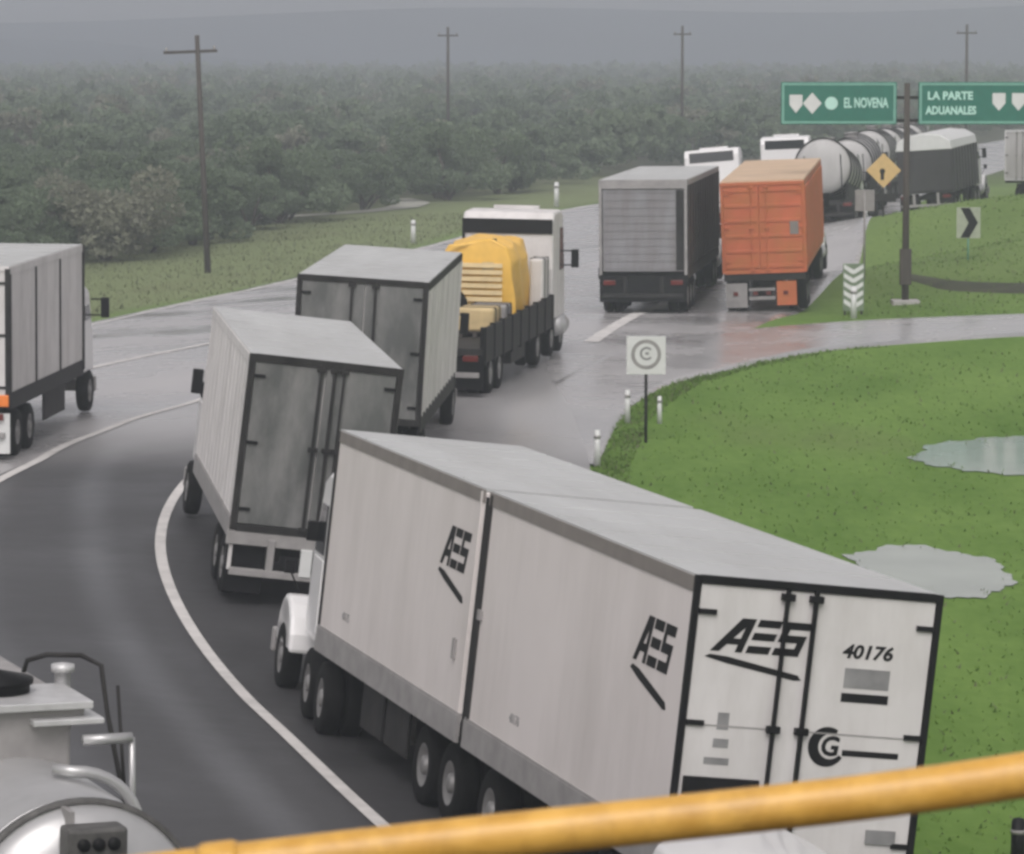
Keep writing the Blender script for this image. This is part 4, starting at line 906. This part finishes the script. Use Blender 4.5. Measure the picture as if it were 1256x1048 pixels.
dm = thing('warning_sign', 'tilted yellow diamond warning sign with dark symbol beyond the orange truck', 'road sign', sits(14.5, 152.0)); dm.location.z -= .95
b = MB(); b.tube([(0, .04, -.1), (0, .04, 3.3)], .04, 8); b.build('post', 'darkmetal', dm)
b = MB(rear_xf(0, .015, 2.75)); b.prism([(0, .68), (.68, 0), (0, -.68), (-.68, 0)], 0, .03, 'z'); pl = b.build('sign_plate', 'signyellow', dm, bevel=.01)
b = MB(rear_xf(-.05, -.0155, 2.72)); b.prism(annulus(.0001, .11, 0, 360, 14), 0, .004, 'z'); b.box(-.07, .07, -.34, -.02, 0, .005); b.build('symbol', 'ink', pl)
b = MB(); b.box(-.5, .5, -.015, .015, 1.55, 1.85); b.build('lower_plate', 'darkmetal', dm)

gp = thing('square_sign', 'plain grey back of a square road sign between the orange truck and green signs', 'road sign', sits(11.6, 128))
b = MB(); b.tube([(0, 0, -.1), (0, 0, 2.9)], .035, 8); b.build('post', 'grey', gp)
b = MB(); b.box(-.32, .32, -.015, .015, 2.25, 2.95); b.build('sign_plate', 'grey', gp, bevel=.006)

def marker(x, y, h, label, r=.055):
    o = thing('delineator_post', label, 'marker post', sits(x, y), group='roadside marker posts')
    b = MB(); b.tube([(0, 0, -.05), (0, 0, h)], [r, r * .8], 10); b.build('shaft', 'signwhite', o)
    b = MB(); b.tube([(0, 0, h * .78), (0, 0, h * .86)], r * 1.06, 10); b.build('reflector', 'grey', o)
marker(1.80, 81.6, .78, 'white marker post on the very tip of the grass wedge', .075)
marker(2.62, 87.9, .75, 'white marker post left of the square ring sign', .07)
marker(3.35, 87.9, .62, 'white marker post right of the square ring sign', .06)
marker(-4.52, 178, 1.05, 'pale marker post beyond the box truck roof on the left verge', .13)
marker(2.4, 210, 1.35, 'pale marker post on the far left verge above the flatbed cab', .15)
marker(10.0, 113.6, .95, 'short pale post left of the stacked chevron board', .10)
bl = thing('bollard', 'black bollard in the grass at the lower right corner', 'bollard', sits(6.13, 46.4))
b = MB(); b.tube([(0, 0, -.05), (0, 0, .42)], [.09, .085], 14); b.lathe([(0, .085), (.04, .07), (.06, 0)], (0, 0, .42), 'z', 14); b.build('shaft', 'black', bl)
b = MB(); b.tube([(0, 0, .28), (0, 0, .33)], .094, 14); b.build('band', 'grey', bl)

def pole(x, y, h, label, lean=0, arm=(-1.4, .8), r=.135, grp=None):
    o = thing('utility_pole', label, 'utility pole', sits(x, y), (0, rad(lean), 0), grp)
    b = MB(); b.tube([(0, 0, -.3), (0, 0, h * .5), (0, 0, h)], [r, r * .85, r * .7], 12); b.build('pole', 'wood', o)
    b = MB(); b.box(arm[0], arm[1], -.07, .07, h - .72, h - .60); ar = b.build('crossarm', 'wood', o)
    for x_ in (arm[0] + .12, arm[1] - .12):
        b = MB(); b.lathe([(0, .05), (.06, .06), (.14, .04), (.16, 0)], (x_, 0, h - .60), 'z', 10); b.build('insulator', 'grey', ar)
pole(-12.53, 160.1, 9.75, 'dark wooden utility pole with crossarm, nearest one on the left verge', -2.2)
G3 = 'distant utility poles'
pole(-5.0, 305, 10.6, 'faint distant utility pole above the thicket left of the middle', 0, (-.8, .8), .14, G3)
pole(13.3, 305, 10.7, 'faint distant utility pole above the grey shutter truck', 0, (-.7, .7), .14, G3)
pole(35.5, 305, 10.8, 'faint distant utility pole above the right green sign', 0, (-.8, .8), .14, G3)

# ================================================================= FOOTBRIDGE AND HANDRAIL (camera side)
b = MB(); b.box(-7, 7, -1.6, 5.35, EYE - 2.6, EYE - 2.1); b.box(-7, 7, 5.05, 5.3, EYE - 2.1, EYE - 1.95); b.build('bridge_deck', 'darkmetal', kind='structure', bevel=.02)
hr = thing('handrail', 'yellow painted pipe handrail crossing the lower edge of the picture', 'handrail', (0, 5.0, EYE - 1.95))
def rp3(px, py): return ((px - 628) / 955, 0, 1.95 - (py - 57) / 955)
KX = [-260, 100, 300, 500, 700, 850, 1000, 1130, 1256, 1500]; KY = [1128, 1090, 1065, 1038, 1019, 1006, 990, 971, 950, 905]
pc = np.polyfit((np.array(KX) - 628) / 628, KY, 4); rail_y = lambda px: float(np.polyval(pc, (px - 628) / 628))
b = MB(); b.tube([(-4, 0, .70), (-2, 0, .80)] + [rp3(q, rail_y(q)) for q in range(-260, 1501, 40)] + [(1.6, 0, 1.15), (4, 0, 1.6)], .0300, 32); b.build('top_pipe', 'yellowpaint', hr)
b = MB(); b.tube([rp3(q, rail_y(q)) for q in (238, 246, 282, 290)], [.031, .035, .035, .031], 24); b.build('coupling', 'yellowpaint', hr)
for x_ in (-3.2, -1.3, 1.9, 3.6):
    b = MB(); b.tube([(x_, 0, -.14), (x_, 0, 1.95 - 1.02 - .06 + (.0 if x_ < 0 else .25))], .024, 14); b.build('post', 'yellowpaint', hr)
b = MB(); b.tube([(-4, 0, .35), (4, 0, .40)], .024, 14); b.build('lower_pipe', 'yellowpaint', hr)

# ================================================================= HAZE
hz = MB().box(-1000, 1000, -310, 2060, -3.5, 48).build('haze', 'white', kind='stuff'); hz.data.materials.clear()
vm = bpy.data.materials.new('haze_air'); vm.use_nodes = True; v = vm.node_tree; v.nodes.clear()
vo = v.nodes.new('ShaderNodeOutputMaterial'); pv = v.nodes.new('ShaderNodeVolumePrincipled')
pv.inputs['Color'].default_value = (.675, .72, .79, 1); pv.inputs['Density'].default_value = .00125; pv.inputs['Anisotropy'].default_value = .2
v.links.new(pv.outputs[0], vo.inputs['Volume']); hz.data.materials.append(vm); hz['label'] = 'pale damp haze over the plain'; hz['category'] = 'haze'
